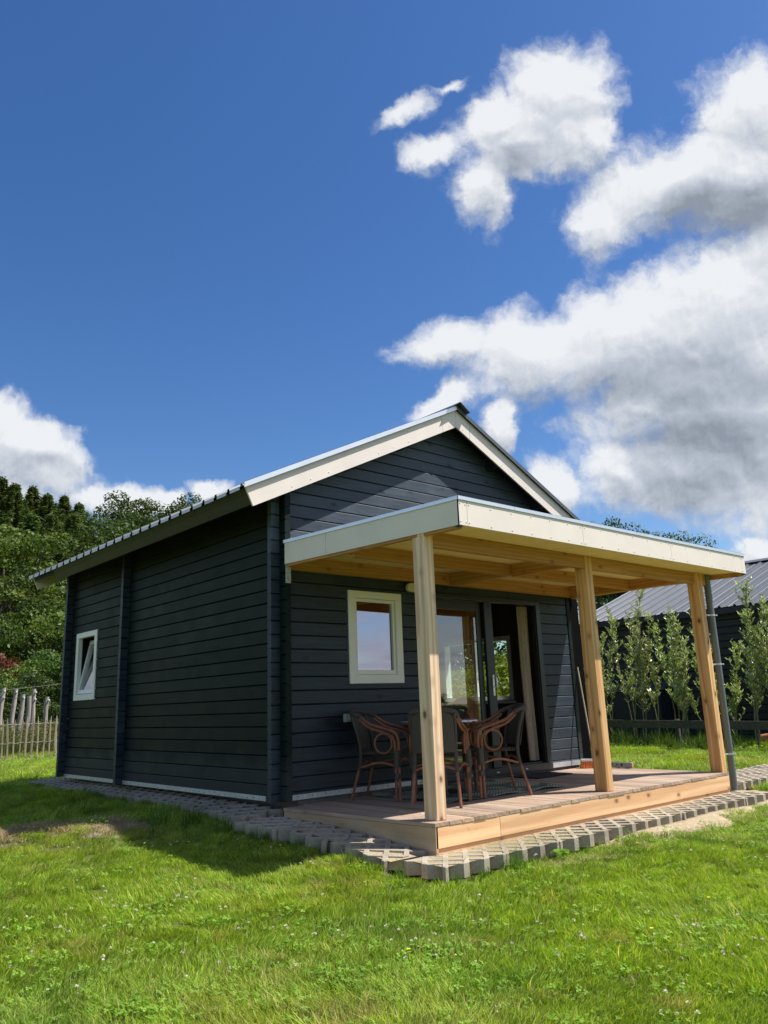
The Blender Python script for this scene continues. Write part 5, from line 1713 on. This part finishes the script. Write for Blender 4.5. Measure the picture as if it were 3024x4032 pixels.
# ------------------------------------------------------------------ shed on the right
SO = (17.4, 0.6, -0.45)
shed = empty('shed', SO, 'long dark timber shed with a grey ribbed metal roof on the right', 'shed')
def smb(): return MB(SO)
SX, SY0, SY1 = 15.28, -7.0, 7.3
ZE, XRG = 2.845, 19.9
ZRG = ZE + (XRG - 15.0) * 0.358
k = 0; z = -0.42
while z < 2.90:
    smb().poly([(SX + 0.02, z), (SX, z + 0.012), (SX - 0.006, z + 0.158), (SX + 0.02, z + 0.172), (SX + 0.06, z + 0.172), (SX + 0.06, z)], 'y', SY0, SY1).build('wall_board', SHEDW, shed)
    z += 0.175
mb = smb()
mb.poly([(SX + 0.065, -0.5), (2 * XRG - SX, -0.5), (2 * XRG - SX, 2.85), (XRG, ZRG - 0.12), (SX + 0.065, 2.90)], 'y', SY0 + 0.02, SY1 - 0.01)
mb.build('wall', SHEDW, shed)
for side in (1, -1):
    pts = []
    y = SY0 - 0.2
    off = (4.781 - y) % 0.3955
    pts.append((y, 0.0)); y += off - 0.03
    while y < SY1 + 0.1:
        pts += [(y, 0.0), (y + 0.022, 0.042), (y + 0.060, 0.042), (y + 0.082, 0.0), (y + 0.2, 0.0), (y + 0.206, 0.006), (y + 0.25, 0.006), (y + 0.256, 0.0)]
        y += 0.3955
    mb = smb(); n = len(pts)
    for top in (0, -0.006):
        for q in (0.0, 1.0):
            x = XRG - side * (0.02 + q * (XRG - 15.0 - 0.02))
            mb.v += [(x, p[0], ZRG - abs(x - XRG) * 0.358 + p[1] + top) for p in pts]
    for i in range(n - 1):
        mb.f.append((i, i + 1, n + i + 1, n + i)); mb.f.append((2 * n + i, 3 * n + i, 3 * n + i + 1, 2 * n + i + 1)); mb.f.append((n + i, n + i + 1, 3 * n + i + 1, 3 * n + i))
    mb.build('roof_sheet', SHEDROOF, shed)
mb = smb()
mb.poly([(XRG - 0.22, ZRG - 0.012), (XRG, ZRG + 0.085), (XRG + 0.22, ZRG - 0.012), (XRG + 0.22, ZRG - 0.02), (XRG, ZRG + 0.075), (XRG - 0.22, ZRG - 0.02)], 'y', SY0 - 0.22, SY1 + 0.12)
mb.build('ridge_cap', ROOFM, shed)
scr = smb()
for s_ in (1.0, 2.3, 3.6, 4.6):
    for j in range(36):
        y = 4.781 - 0.3955 * (j - 6) + 0.12
        if SY0 < y < SY1: scr.cyl((XRG - s_, y, ZRG - s_ * 0.358), 0.012, 0.010, 6)
tag(scr.build('screws', RUBBER, shed), kind='stuff')
smb().box(15.02, 15.06, SY0 - 0.1, SY1 + 0.1, ZE - 0.16, ZE - 0.02).build('eave_fascia', SHEDW, shed)
smb().poly([(14.72, 0.90), (SX - 0.008, 1.06), (SX - 0.008, 1.09), (14.72, 0.93)], 'y', 4.45, 6.15).build('hatch_canopy', SHEDROOF, shed)
smb().box(14.80, SX - 0.008, 4.6, 6.0, -0.4, 0.86).build('hatch_box', SHEDW, shed)
for y in (4.62, 5.31):
    smb().box(14.785, 14.799, y, y + 0.67, -0.2, 0.84).build('hatch_door', SHEDW, shed)

# low rail fence and stakes in front of the shed
RO = (12.0, 2.0, -0.4)
rf = empty('rail_fence', RO, 'low weathered rail fence on short posts in front of the shed', 'fence')
ry = [7.4, 4.95, 2.66, 0.30, -2.1, -4.5]
for i, y in enumerate(ry):
    MB(RO).bbox(11.985, 12.075, y - 0.045, y + 0.045, float(zlawn(12, y)) - 0.2, 0.245, 0.006).build('post', OLDWOOD, rf)
for a, b in zip(ry[:-1], ry[1:]):
    mb = MB(RO)
    za, zb = 0.245 - 0.012 * (a - 2), 0.245 - 0.012 * (b - 2)
    za = zb = None
    def rz_(y): return 0.045 + (0.017) * (y - 2.0)
    mb.add([(x, y, rz_(y) + h) for y in (a, b + 0.004) for x in (11.935, 11.983) for h in (0.0, 0.165)],
           [(0, 1, 3, 2), (4, 6, 7, 5), (0, 4, 5, 1), (2, 3, 7, 6), (0, 2, 6, 4), (1, 5, 7, 3)])
    mb.build('rail', OLDWOOD, rf)
mb = MB(RO)
for (y, dy) in ((2.03, -0.02), (1.42, 0.16), (0.95, -0.02), (3.5, 0.0), (5.4, 0.0)):
    z0 = float(zlawn(12.1, y)) - 0.1
    mb = MB(RO); mb.tube([(12.02, y - dy * 0.2, z0), (12.02, y + dy, 0.10)], [0.020, 0.017], 6); mb.build('stake', OLDWOOD, rf)
fp = empty('flower_pot', (13.5, 1.46, -0.40), 'terracotta flower pot lying under the rail at the right edge', 'flower pot')
mb = MB((13.5, 1.46, -0.40)); pr = [(0.0, 0.10), (0.18, 0.13), (0.20, 0.155), (0.25, 0.155), (0.25, 0.13), (0.19, 0.11), (0.02, 0.085)]
for k in range(16):
    a_ = 2 * PI * k / 16
    for (u, r_) in pr: mb.v.append((13.5 + r_ * math.cos(a_) * 0.9, 1.55 - u, -0.245 + r_ * math.sin(a_)))
for k in range(16):
    for j in range(6):
        mb.f.append((k * 7 + j, ((k + 1) % 16) * 7 + j, ((k + 1) % 16) * 7 + j + 1, k * 7 + j + 1))
mb.f.append(tuple(k * 7 for k in range(16))); mb.build('pot', TERRA, fp, True)

# willow saplings in front of the shed
WGp = 'willow saplings between the rail fence and the shed'
SAP = [(5.55, 2.2, 2, 'willow sapling half hidden behind the middle porch post'), (5.15, 2.55, 3, 'leafy willow sapling first right of the middle post'),
       (4.62, 3.25, 3, 'tall willow sapling reaching over the shed eave near the middle post'), (4.18, 2.5, 3, 'bushy willow sapling left of the thin one'),
       (3.85, 2.60, 2, 'thin sparse willow sapling between two bushy ones'), (3.42, 2.55, 3, 'willow sapling leaning left above the rail post'),
       (3.08, 2.65, 4, 'dense willow sapling left of the far right post'), (2.66, 2.45, 3, 'willow sapling behind the far right post'),
       (2.10, 1.85, 3, 'short willow sapling right of the rain pipe'), (1.50, 3.10, 4, 'tall willow sapling with a stout stem at the right'),
       (1.10, 3.00, 4, 'tallest willow sapling at the right edge'), (0.62, 2.7, 3, 'willow sapling cut off by the right edge')]
for i, (y, zt_, ns, lab) in enumerate(SAP):
    rr = np.random.default_rng(300 + i); rng_keep = rng; rng = rr
    x0 = 13.3 + rr.uniform(-0.25, 0.25); z0 = float(zlawn(x0, y)) - 0.05
    t = empty('willow_sapling', (x0, y, z0), lab, 'sapling', WGp)
    sm = MB((x0, y, z0)); Cs, Ns, Ts = [], [], []
    for s in range(ns):
        hh = (zt_ - z0) * (1.0 if s == 0 else rr.uniform(0.62, 0.97))
        lx, ly = rr.normal(0, 0.14), rr.normal(0, 0.26)
        pts = [Vector((x0 + lx * (k / 7) ** 1.2 + 0.03 * math.sin(k + i) + 0.03 * s, y + ly * (k / 7) ** 1.2 + 0.03 * math.cos(k * 1.3 + s), z0 + hh * k / 7)) for k in range(8)]
        sm.tube(pts, [0.016 * (1 - 0.75 * k / 7) for k in range(8)], 6)
        nb = int(15 + hh * 6)
        for b in range(nb):
            f = rr.uniform(0.30 if s else 0.36, 1.0); k = f * 7; i0 = min(6, int(k)); p = pts[i0].lerp(pts[i0 + 1], k - i0)
            az = rr.uniform(0, 6.28); L = rr.uniform(0.16, 0.46) * (1.15 - 0.5 * f)
            sp_ = rr.uniform(0.3, 0.75); d = Vector((math.cos(az) * sp_, math.sin(az) * sp_, 0.85)).normalized()
            sm.tube([p, p + d * L * 0.6, p + d * L + Vector((0, 0, 0.02))], [0.005, 0.003, 0.0015], 4, caps=False)
            for q in range(int(15 * L / 0.3)):
                g_ = rr.uniform(0.1, 1.05); c = p + d * L * g_
                a2 = rr.uniform(0, 6.28)
                ld = Vector((math.cos(a2) * 0.8, math.sin(a2) * 0.8, 0.55 + 0.4 * rr.uniform())).normalized()
                Cs.append(c + ld * 0.04); Ts.append(ld)
    Cs = np.array(Cs); Ts = np.array(Ts); n = len(Cs)
    nr = rr.normal(0, 1, (n, 3)); b = np.cross(Ts, nr); b /= np.linalg.norm(b, axis=1)[:, None]
    s_ = rr.uniform(0.08, 0.14, n)[:, None]
    V = np.stack([Cs - Ts * s_ * 0.5, Cs + b * s_ * 0.12, Cs + Ts * s_ * 0.5, Cs - b * s_ * 0.12], 1).reshape(-1, 3) - np.array([x0, y, z0])
    arrmesh('foliage', V, np.arange(4 * n).reshape(-1, 4), WILLOWM, np.repeat(rr.uniform(0, 1, n), 4), t)
    sm.build('stem', WITHY, t)
    rng = rng_keep

# ------------------------------------------------------------------ grass and other ground cover (tufts scattered over the lawn)
def blade_patch(n, rad, h0, h1, w0, w1, seed, mat, name, lean=0.5, bias=(0.0, 0.0), segs=2, pw=0.5):
    rr = np.random.default_rng(seed)
    a = rr.uniform(0, 2 * PI, n); q = rad * rr.uniform(0, 1, n) ** pw
    bx, by = q * np.cos(a), q * np.sin(a)
    h = rr.uniform(h0, h1, n) * rr.uniform(0.7, 1.1, n); w = rr.uniform(w0, w1, n)
    az = rr.uniform(0, 2 * PI, n); ln = np.abs(rr.normal(0, lean, n)) * h
    dx, dy = np.cos(az) * ln + bias[0] * h, np.sin(az) * ln + bias[1] * h
    fa = rr.uniform(0, 2 * PI, n); sx, sy = np.cos(fa) * w / 2, np.sin(fa) * w / 2
    P = []
    for f, ww in ((0, 1.0), (0.5, 0.85), (1.0, 0.12)):
        cx = bx + dx * f ** 1.7; cy = by + dy * f ** 1.7; cz = h * f * (1 - 0.12 * f) - 0.006 * (f == 0)
        P.append(np.stack([cx - sx * ww, cy - sy * ww, cz], 1)); P.append(np.stack([cx + sx * ww, cy + sy * ww, cz], 1))
    V = np.stack(P, 1).reshape(-1, 3)
    b = (np.arange(n) * 6)[:, None]
    F = np.concatenate([b + np.array([[0, 1, 3, 2]]), b + np.array([[2, 3, 5, 4]])], 0)
    r = np.clip(rr.beta(2.0, 3.2, n), 0, 1)
    r = np.where(rr.uniform(0, 1, n) < 0.06, 0.97, r * 0.85)
    return arrmesh(name, V, F, mat, np.repeat(r, 6), link=False)

def clover_patch(n, rad, seed, mat, name):
    rr = np.random.default_rng(seed)
    a = rr.uniform(0, 2 * PI, n); q = rad * rr.uniform(0, 1, n) ** 0.5
    V, F, Rr = [], [], []
    for i in range(n):
        c = np.array([q[i] * math.cos(a[i]), q[i] * math.sin(a[i]), rr.uniform(0.018, 0.05)])
        tilt = rr.normal(0, 0.35, 2); s = rr.uniform(0.0045, 0.0080); a0 = rr.uniform(0, 6.28); col = rr.uniform()
        for k in range(3):
            t = a0 + k * 2.094
            d = np.array([math.cos(t), math.sin(t), 0]); p = np.array([-math.sin(t), math.cos(t), 0])
            pts = [c, c + d * s * 0.9 + p * s * 0.75, c + d * s * 1.7, c + d * s * 0.9 - p * s * 0.75]
            pts = [(u[0], u[1], u[2] + tilt[0] * (u[0] - c[0]) + tilt[1] * (u[1] - c[1])) for u in pts]
            b = len(V); V += pts; F.append((b, b + 1, b + 2, b + 3)); Rr += [col] * 4
    return arrmesh(name, V, F, mat, Rr, link=False)

def scatter(name, pts, variants, kind='stuff'):
    """one object: instances of the given tufts on scattered points (x, y, z, turn, size, which)"""
    pts = np.asarray(pts, np.float32)
    me = bpy.data.meshes.new(name)
    me.vertices.add(len(pts)); me.vertices.foreach_set('co', pts[:, :3].ravel())
    for nm, col, tp in (('turn', 3, 'FLOAT'), ('size', 4, 'FLOAT'), ('which', 5, 'INT')):
        a = me.attributes.new(nm, tp, 'POINT')
        a.data.foreach_set('value', pts[:, col].astype(np.int32 if tp == 'INT' else np.float32))
    ob = bpy.data.objects.new(name, me); COL.objects.link(ob)
    cl = bpy.data.collections.new(name + '_tufts')
    for v in variants: cl.objects.link(v)
    ng = bpy.data.node_groups.new(name + '_scatter', 'GeometryNodeTree')
    ng.interface.new_socket('Geometry', in_out='INPUT', socket_type='NodeSocketGeometry')
    ng.interface.new_socket('Geometry', in_out='OUTPUT', socket_type='NodeSocketGeometry')
    N = ng.nodes; L = ng.links
    gi_, go_ = N.new('NodeGroupInput'), N.new('NodeGroupOutput')
    ci = N.new('GeometryNodeCollectionInfo'); ci.inputs[0].default_value = cl
    ci.inputs['Separate Children'].default_value = True; ci.inputs['Reset Children'].default_value = True
    ip = N.new('GeometryNodeInstanceOnPoints'); ip.inputs['Pick Instance'].default_value = True
    def na(nm, tp):
        q = N.new('GeometryNodeInputNamedAttribute'); q.data_type = tp; q.inputs['Name'].default_value = nm; return q.outputs['Attribute']
    cx = N.new('ShaderNodeCombineXYZ'); L.new(na('turn', 'FLOAT'), cx.inputs[2])
    er = N.new('FunctionNodeEulerToRotation'); L.new(cx.outputs[0], er.inputs[0])
    L.new(gi_.outputs[0], ip.inputs['Points']); L.new(ci.outputs[0], ip.inputs['Instance'])
    L.new(na('which', 'INT'), ip.inputs['Instance Index']); L.new(er.outputs[0], ip.inputs['Rotation']); L.new(na('size', 'FLOAT'), ip.inputs['Scale'])
    L.new(ip.outputs[0], go_.inputs[0])
    md = ob.modifiers.new('scatter', 'NODES'); md.node_group = ng
    return tag(ob, kind=kind)

tufts = [blade_patch(110, 0.085, 0.026, 0.056, 0.0026, 0.0050, 1, GRASSM, 'tuft_a', 0.45, (0.35, 0.0)),
         blade_patch(100, 0.085, 0.022, 0.050, 0.0028, 0.0052, 2, GRASSM, 'tuft_b', 0.55, (0.75, 0.2)),
         blade_patch(100, 0.085, 0.030, 0.068, 0.0026, 0.0050, 3, GRASSM, 'tuft_c', 0.45, (0.15, -0.3)),
         clover_patch(30, 0.085, 4, CLOVERM, 'tuft_d'),
         blade_patch(46, 0.07, 0.05, 0.11, 0.003, 0.0055, 5, GRASSM, 'tuft_e', 0.5, (0.5, 0.0)),
         blade_patch(34, 0.09, 0.015, 0.045, 0.0024, 0.0042, 14, STRAWM, 'tuft_f', 1.6)]
pts = []
A0 = math.atan2(FW.y, FW.x)
def patchy(x, y, s, o): return 0.5 + 0.25 * (math.sin(x * s + o) * math.cos(y * s * 1.3 - o) + math.sin((x + y) * s * 0.7 + 2 * o))
for (r0, r1, half, dens, sc) in ((1.7, 4.6, 0.64, 260, 0.95), (4.6, 8.0, 0.60, 190, 1.0), (8.0, 13, 0.56, 110, 1.2), (13, 24, 0.53, 32, 1.9), (24, 48, 0.5, 7, 3.4)):
    n = int(half * (r1 * r1 - r0 * r0) * dens)
    rr_ = np.sqrt(rng.uniform(r0 * r0, r1 * r1, n)); aa = A0 + rng.uniform(-half, half, n)
    X = CAM.x + rr_ * np.cos(aa); Y = CAM.y + rr_ * np.sin(aa)
    ok = ~footprint(X, Y) & (sandy(X, Y) < rng.uniform(0.25, 0.9, n)) & (dirty(X, Y) < rng.uniform(0.35, 1.1, n))
    ok &= ~((X > np.where(Y > 0, -0.26, -0.41)) & (X < 5.4) & (Y > -2.38) & (Y < 6.55))
    ok &= ~((X > 14.5) & (X < 26) & (Y < 7.6))
    X, Y = X[ok], Y[ok]; Z = zlawn(X, Y)
    Z = Z + 0.055 * sandy(X, Y) * (Y < -2.0)
    U = rng.uniform(0, 1, len(X)); TU = rng.uniform(0, 6.28, len(X)); SH = rng.uniform(0.75, 1.25, len(X)); W3 = rng.choice([0, 0, 1, 1, 1, 2], len(X))
    for x, y, z, u, tu, sh, w3 in zip(X, Y, Z, U, TU, SH, W3):
        cp = patchy(x, y, 1.9, 0.7) * (0.6 + 0.4 * math.sin(7.3 * x + 4 * y) * math.sin(6.1 * y - 3 * x))
        w = 3 if u < 0.05 + 0.28 * max(0, cp - 0.3) else (4 if u > 0.972 else (5 if u > 0.945 else int(w3)))
        shade = sh * (0.82 + 0.36 * patchy(x, y, 0.9, 2.2))
        # neighbouring tufts lie the same way in swathes
        tu2 = 2.2 * math.sin(0.8 * x + 0.5 * y) + 1.6 * math.sin(1.9 * y - 0.7 * x) + (tu - 3.14) * 0.45
        pts.append((x, y, z, tu2, sc * shade, w))
scatter('grass', pts, tufts)

# loose tufts by the pavers, tall grass under the rail, weeds behind the pickets
tall = [blade_patch(60, 0.09, 0.16, 0.30, 0.004, 0.008, 6, TALLG, 'tall_a', 0.35), blade_patch(70, 0.16, 0.30, 0.62, 0.008, 0.014, 7, TALLG, 'tall_b', 0.45),
        blade_patch(40, 0.05, 0.10, 0.22, 0.004, 0.007, 8, TALLG, 'tall_c', 0.45)]
pts = []
for (x, y, s, w) in ((0.42, -2.46, 0.75, 0), (0.50, -2.42, 0.6, 0), (0.36, -2.40, 0.6, 2), (0.05, -2.47, 0.7, 2), (0.16, -2.44, 0.6, 2), (0.74, -2.46, 0.45, 2), (-0.32, -2.35, 0.5, 2), (-0.45, -2.15, 0.6, 0), (-0.46, -1.85, 0.6, 2),
                     (-0.42, -0.9, 0.6, 2), (-0.55, 0.1, 0.9, 0), (-0.62, 0.55, 1.0, 0), (-0.5, 0.85, 0.8, 2), (-0.85, 0.75, 1.1, 0), (-1.05, 0.45, 0.6, 2), (-0.95, 2.3, 0.9, 0), (-0.7, 3.4, 0.9, 2), (1.35, -2.43, 0.5, 2), (1.8, -2.5, 0.5, 2),
                     (-1.55, 0.55, 0.5, 2), (-1.9, 0.85, 0.6, 2), (-0.1, 1.0, 0.5, 2), (-0.04, 3.3, 0.5, 2), (5.45, -2.1, 0.8, 2), (5.6, -2.0, 0.8, 0), (-0.02, 0.55, 0.45, 2)):
    z = float(zpav(y)) - 0.03 if x > -0.2 and y > -1.9 and x < 0.1 else float(zlawn(x, y)) - 0.01
    pts.append((x, y, z, rng.uniform(0, 6.28), s, w))
for i in range(240):
    x, y = rng.uniform(11.3, 13.2), rng.uniform(-1.5, 8.0)
    dn = (x - 11.2) / 2.0
    if rng.uniform() > 0.35 + 0.65 * dn or (y < 1.6 and rng.uniform() < 0.75): continue
    pts.append((x, y, float(zlawn(x, y)), rng.uniform(0, 6.28), rng.uniform(0.45, 1.0) * (0.5 + 0.5 * dn), 1))
for i in range(46):
    y = rng.uniform(-1.9, 6.2); x = (-0.27 if y > 0 else -0.42) - abs(rng.normal(0, 0.05))
    pts.append((x, y, float(zlawn(x, y)) - 0.01, rng.uniform(0, 6.28), rng.uniform(0.3, 0.62), int(rng.choice([0, 2]))))
for i in range(16):
    x = rng.uniform(-0.2, 1.9); y = -2.40 - abs(rng.normal(0, 0.03))
    pts.append((x, y, float(zlawn(x, y)) - 0.01, rng.uniform(0, 6.28), rng.uniform(0.25, 0.5), int(rng.choice([0, 2]))))
scatter('tall_grass', pts, tall)
weeds = []
for i in range(2):
    keep = rng; rng = np.random.default_rng(500 + i)
    n = 420
    C = np.stack([rng.normal(0, 0.24, n), rng.normal(0, 0.24, n), rng.uniform(0.02, 1.0, n) ** 0.8 * 0.85], 1)
    V, F, r = leaves(C, sphere_dirs(n), 0.055, 0.5, 0.8); rng = keep
    weeds.append(arrmesh('weed_%s' % 'ab'[i], V, F, WEED, r, link=False))
weeds.append(blade_patch(120, 0.28, 0.5, 0.95, 0.008, 0.016, 9, WEED, 'weed_c', 0.35))
pts = []
for i in range(420):
    x, y = rng.uniform(0.2, 9.5), rng.uniform(16.6, 23.5)
    pts.append((x, y, float(zlawn(x, y)), rng.uniform(0, 6.28), rng.uniform(0.55, 1.1), int(rng.integers(0, 3))))
for i in range(60):
    x = rng.uniform(0.2, 5.0)
    pts.append((x, 14.1 + rng.uniform(-0.25, 0.3), float(zlawn(x, 14.2)), rng.uniform(0, 6.28), rng.uniform(0.08, 0.2), int(rng.integers(0, 3))))
scatter('undergrowth', pts, weeds)

# straw and clippings on the mound, pavers and deck
straw = [blade_patch(90, 0.13, 0.01, 0.05, 0.0025, 0.0045, 12, STRAWM, 'straw_a', 2.6), blade_patch(60, 0.16, 0.008, 0.03, 0.002, 0.004, 13, STRAWM, 'straw_b', 3.5)]
pts = []
for i in range(5000):
    x, y = rng.uniform(-2.8, -0.5), rng.uniform(0.2, 3.0)
    if dirty(x, y) > rng.uniform(0.45, 1.1) and len(pts) < 150: pts.append((x, y, float(zlawn(x, y)) + 0.004, rng.uniform(0, 6.28), rng.uniform(0.6, 1.2), int(rng.integers(0, 2))))
for i in range(60):
    x = rng.uniform(0.6, 5.2); pts.append((x, -2.42 - abs(rng.normal(0, 0.16)), float(zlawn(x, -2.6)) + 0.04, rng.uniform(0, 6.28), rng.uniform(0.4, 0.9), 1))
scatter('straw', pts, straw)
keep = rng; rng = np.random.default_rng(77)
n = 60
C = np.stack([rng.normal(0, 0.10, n), rng.normal(0, 0.10, n), np.full(n, 0.003)], 1)
V, F, r = leaves(C, np.tile([0, 0, 1.0], (n, 1)), 0.022, 0.16, 0.08, up=1.0)
clip = [arrmesh('clipping_a', V, F, TALLG, r, link=False)]; rng = keep
pts = []
for i in range(26):
    x, y = 0.12 + abs(rng.normal(0, 0.5)), rng.uniform(-1.95, -0.9)
    pts.append((x, y, ZD + 0.001, rng.uniform(0, 6.28), rng.uniform(0.5, 1.1), 0))
for i in range(46):
    x, y = rng.uniform(-0.1, 1.6), rng.uniform(-2.28, -2.02); pts.append((x, y, -0.329, rng.uniform(0, 6.28), rng.uniform(0.5, 1.0), 0))
scatter('grass_clippings', pts, clip)

# white clover heads
def flower(seed):
    rr = np.random.default_rng(seed); n = 26
    d = rr.normal(0, 1, (n, 3)); d /= np.linalg.norm(d, axis=1)[:, None]; d[:, 2] = np.abs(d[:, 2]) * 1.0 - 0.25
    hz = rr.uniform(0.05, 0.075)
    C = d * 0.0075 + np.array([0, 0, hz])
    t = d; nr = rr.normal(0, 1, (n, 3)); b = np.cross(t, nr); b /= np.linalg.norm(b, axis=1)[:, None]
    V = np.stack([C - t * 0.006, C + b * 0.0032, C + t * 0.006, C - b * 0.0032], 1).reshape(-1, 3)
    return arrmesh('flower_%d' % seed, V, np.arange(4 * n).reshape(-1, 4), FLOWERM, np.repeat(rr.beta(1.3, 2.4, n), 4), link=False)
fl = [flower(s) for s in (1, 2, 3)]
pts = []
while len(pts) < 420:
    r_ = math.sqrt(rng.uniform(2.4 ** 2, 9.5 ** 2)); a_ = A0 + rng.uniform(-0.56, 0.56)
    x, y = CAM.x + r_ * math.cos(a_), CAM.y + r_ * math.sin(a_)
    if footprint(x, y) or sandy(x, y) > 0.2 or dirty(x, y) > 0.3: continue
    if patchy(x, y, 1.9, 0.7) * patchy(x, y, 3.1, 1.9) * 2.6 < rng.uniform(0.1, 1.3): continue
    for k in range(int(rng.integers(1, 5))):
        xx, yy = x + rng.normal(0, 0.07), y + rng.normal(0, 0.07)
        if footprint(xx, yy): continue
        pts.append((xx, yy, float(zlawn(xx, yy)) + rng.uniform(-0.02, 0.005), rng.uniform(0, 6.28), rng.uniform(0.6, 1.0), int(rng.integers(0, 3))))
for i in range(260):
    x, y = rng.uniform(6.5, 13), rng.uniform(-3.5, 4.5)
    pts.append((x, y, float(zlawn(x, y)) + 0.01, 0.0, rng.uniform(0.9, 1.4), int(rng.integers(0, 3))))
for i in range(120):
    x, y = rng.uniform(0.3, 4.5), rng.uniform(12.8, 14.3)
    pts.append((x, y, float(zlawn(x, y)) + 0.03, 0.0, rng.uniform(1.0, 1.7), int(rng.integers(0, 3))))
scatter('clover_flowers', pts, fl)

# single buttercups and a broad-leaved weed
BCG = 'yellow buttercups in the lawn'
k_ = 3024 / 1659
def lawn_px(px, py):
    v = ray_px(px, py)
    p = None
    for s in np.arange(1.5, 14, 0.01):
        x, y, z = CAM.x + v.x * s, CAM.y + v.y * s, CAM.z + v.z * s
        if z < float(zlawn(x, y)) + 0.05: return x, y
    return x, y
for (px, py, lab) in ((606, 1838, 'yellow buttercup in the shaded lawn left of the pavers'), (928, 1878, 'yellow buttercup in front of the paver corner tooth'), (882, 2060, 'yellow buttercup in the middle foreground lawn'),
                      (1408, 2014, 'yellow buttercup in the right foreground lawn'), (1532, 1946, 'yellow buttercup near the right edge of the lawn'), (1377, 1826, 'yellow buttercup in front of the sunny pavers')):
    x, y = lawn_px(px, py); z = float(zlawn(x, y))
    t = empty('buttercup', (x, y, z), lab, 'flower', BCG)
    mb = MB((x, y, z)); mb.tube([(x, y, z), (x + 0.004, y, z + 0.065)], 0.0011, 4); mb.build('stem', TALLG, t)
    mb = MB((x, y, z)); c = Vector((x + 0.004, y, z + 0.066))
    for k in range(5):
        a_ = k * 2 * PI / 5; d = Vector((math.cos(a_), math.sin(a_), 0.45)); p = Vector((-math.sin(a_), math.cos(a_), 0))
        mb.add([c, c + d * 0.007 + p * 0.006, c + d * 0.013, c + d * 0.007 - p * 0.006], [(0, 1, 2, 3)])
    mb.build('petals', BUTTER, t)
x, y = 0.95, -2.47; z = float(zlawn(x, y)) + 0.03
t = empty('dock_weed', (x, y, z), 'broad leaved weed growing against the front pavers', 'weed')
for k in range(8):
    a_ = k * 0.85 + 0.3; L = random.uniform(0.05, 0.085); mb = MB((x, y, z))
    d = Vector((math.cos(a_), math.sin(a_), 0.0)); p = Vector((-math.sin(a_), math.cos(a_), 0))
    c = Vector((x, y, z)) + d * 0.015
    vs = []
    for f, w, h in ((0, 0.004, 0.02), (0.35, 0.024, 0.055), (0.7, 0.028, 0.065), (1.0, 0.004, 0.05)):
        vs += [c + d * L * f - p * w + Vector((0, 0, h)), c + d * L * f + p * w + Vector((0, 0, h))]
    mb.add(vs, [(0, 1, 3, 2), (2, 3, 5, 4), (4, 5, 7, 6)])
    mb.build('leaf', CLOVERM, t)
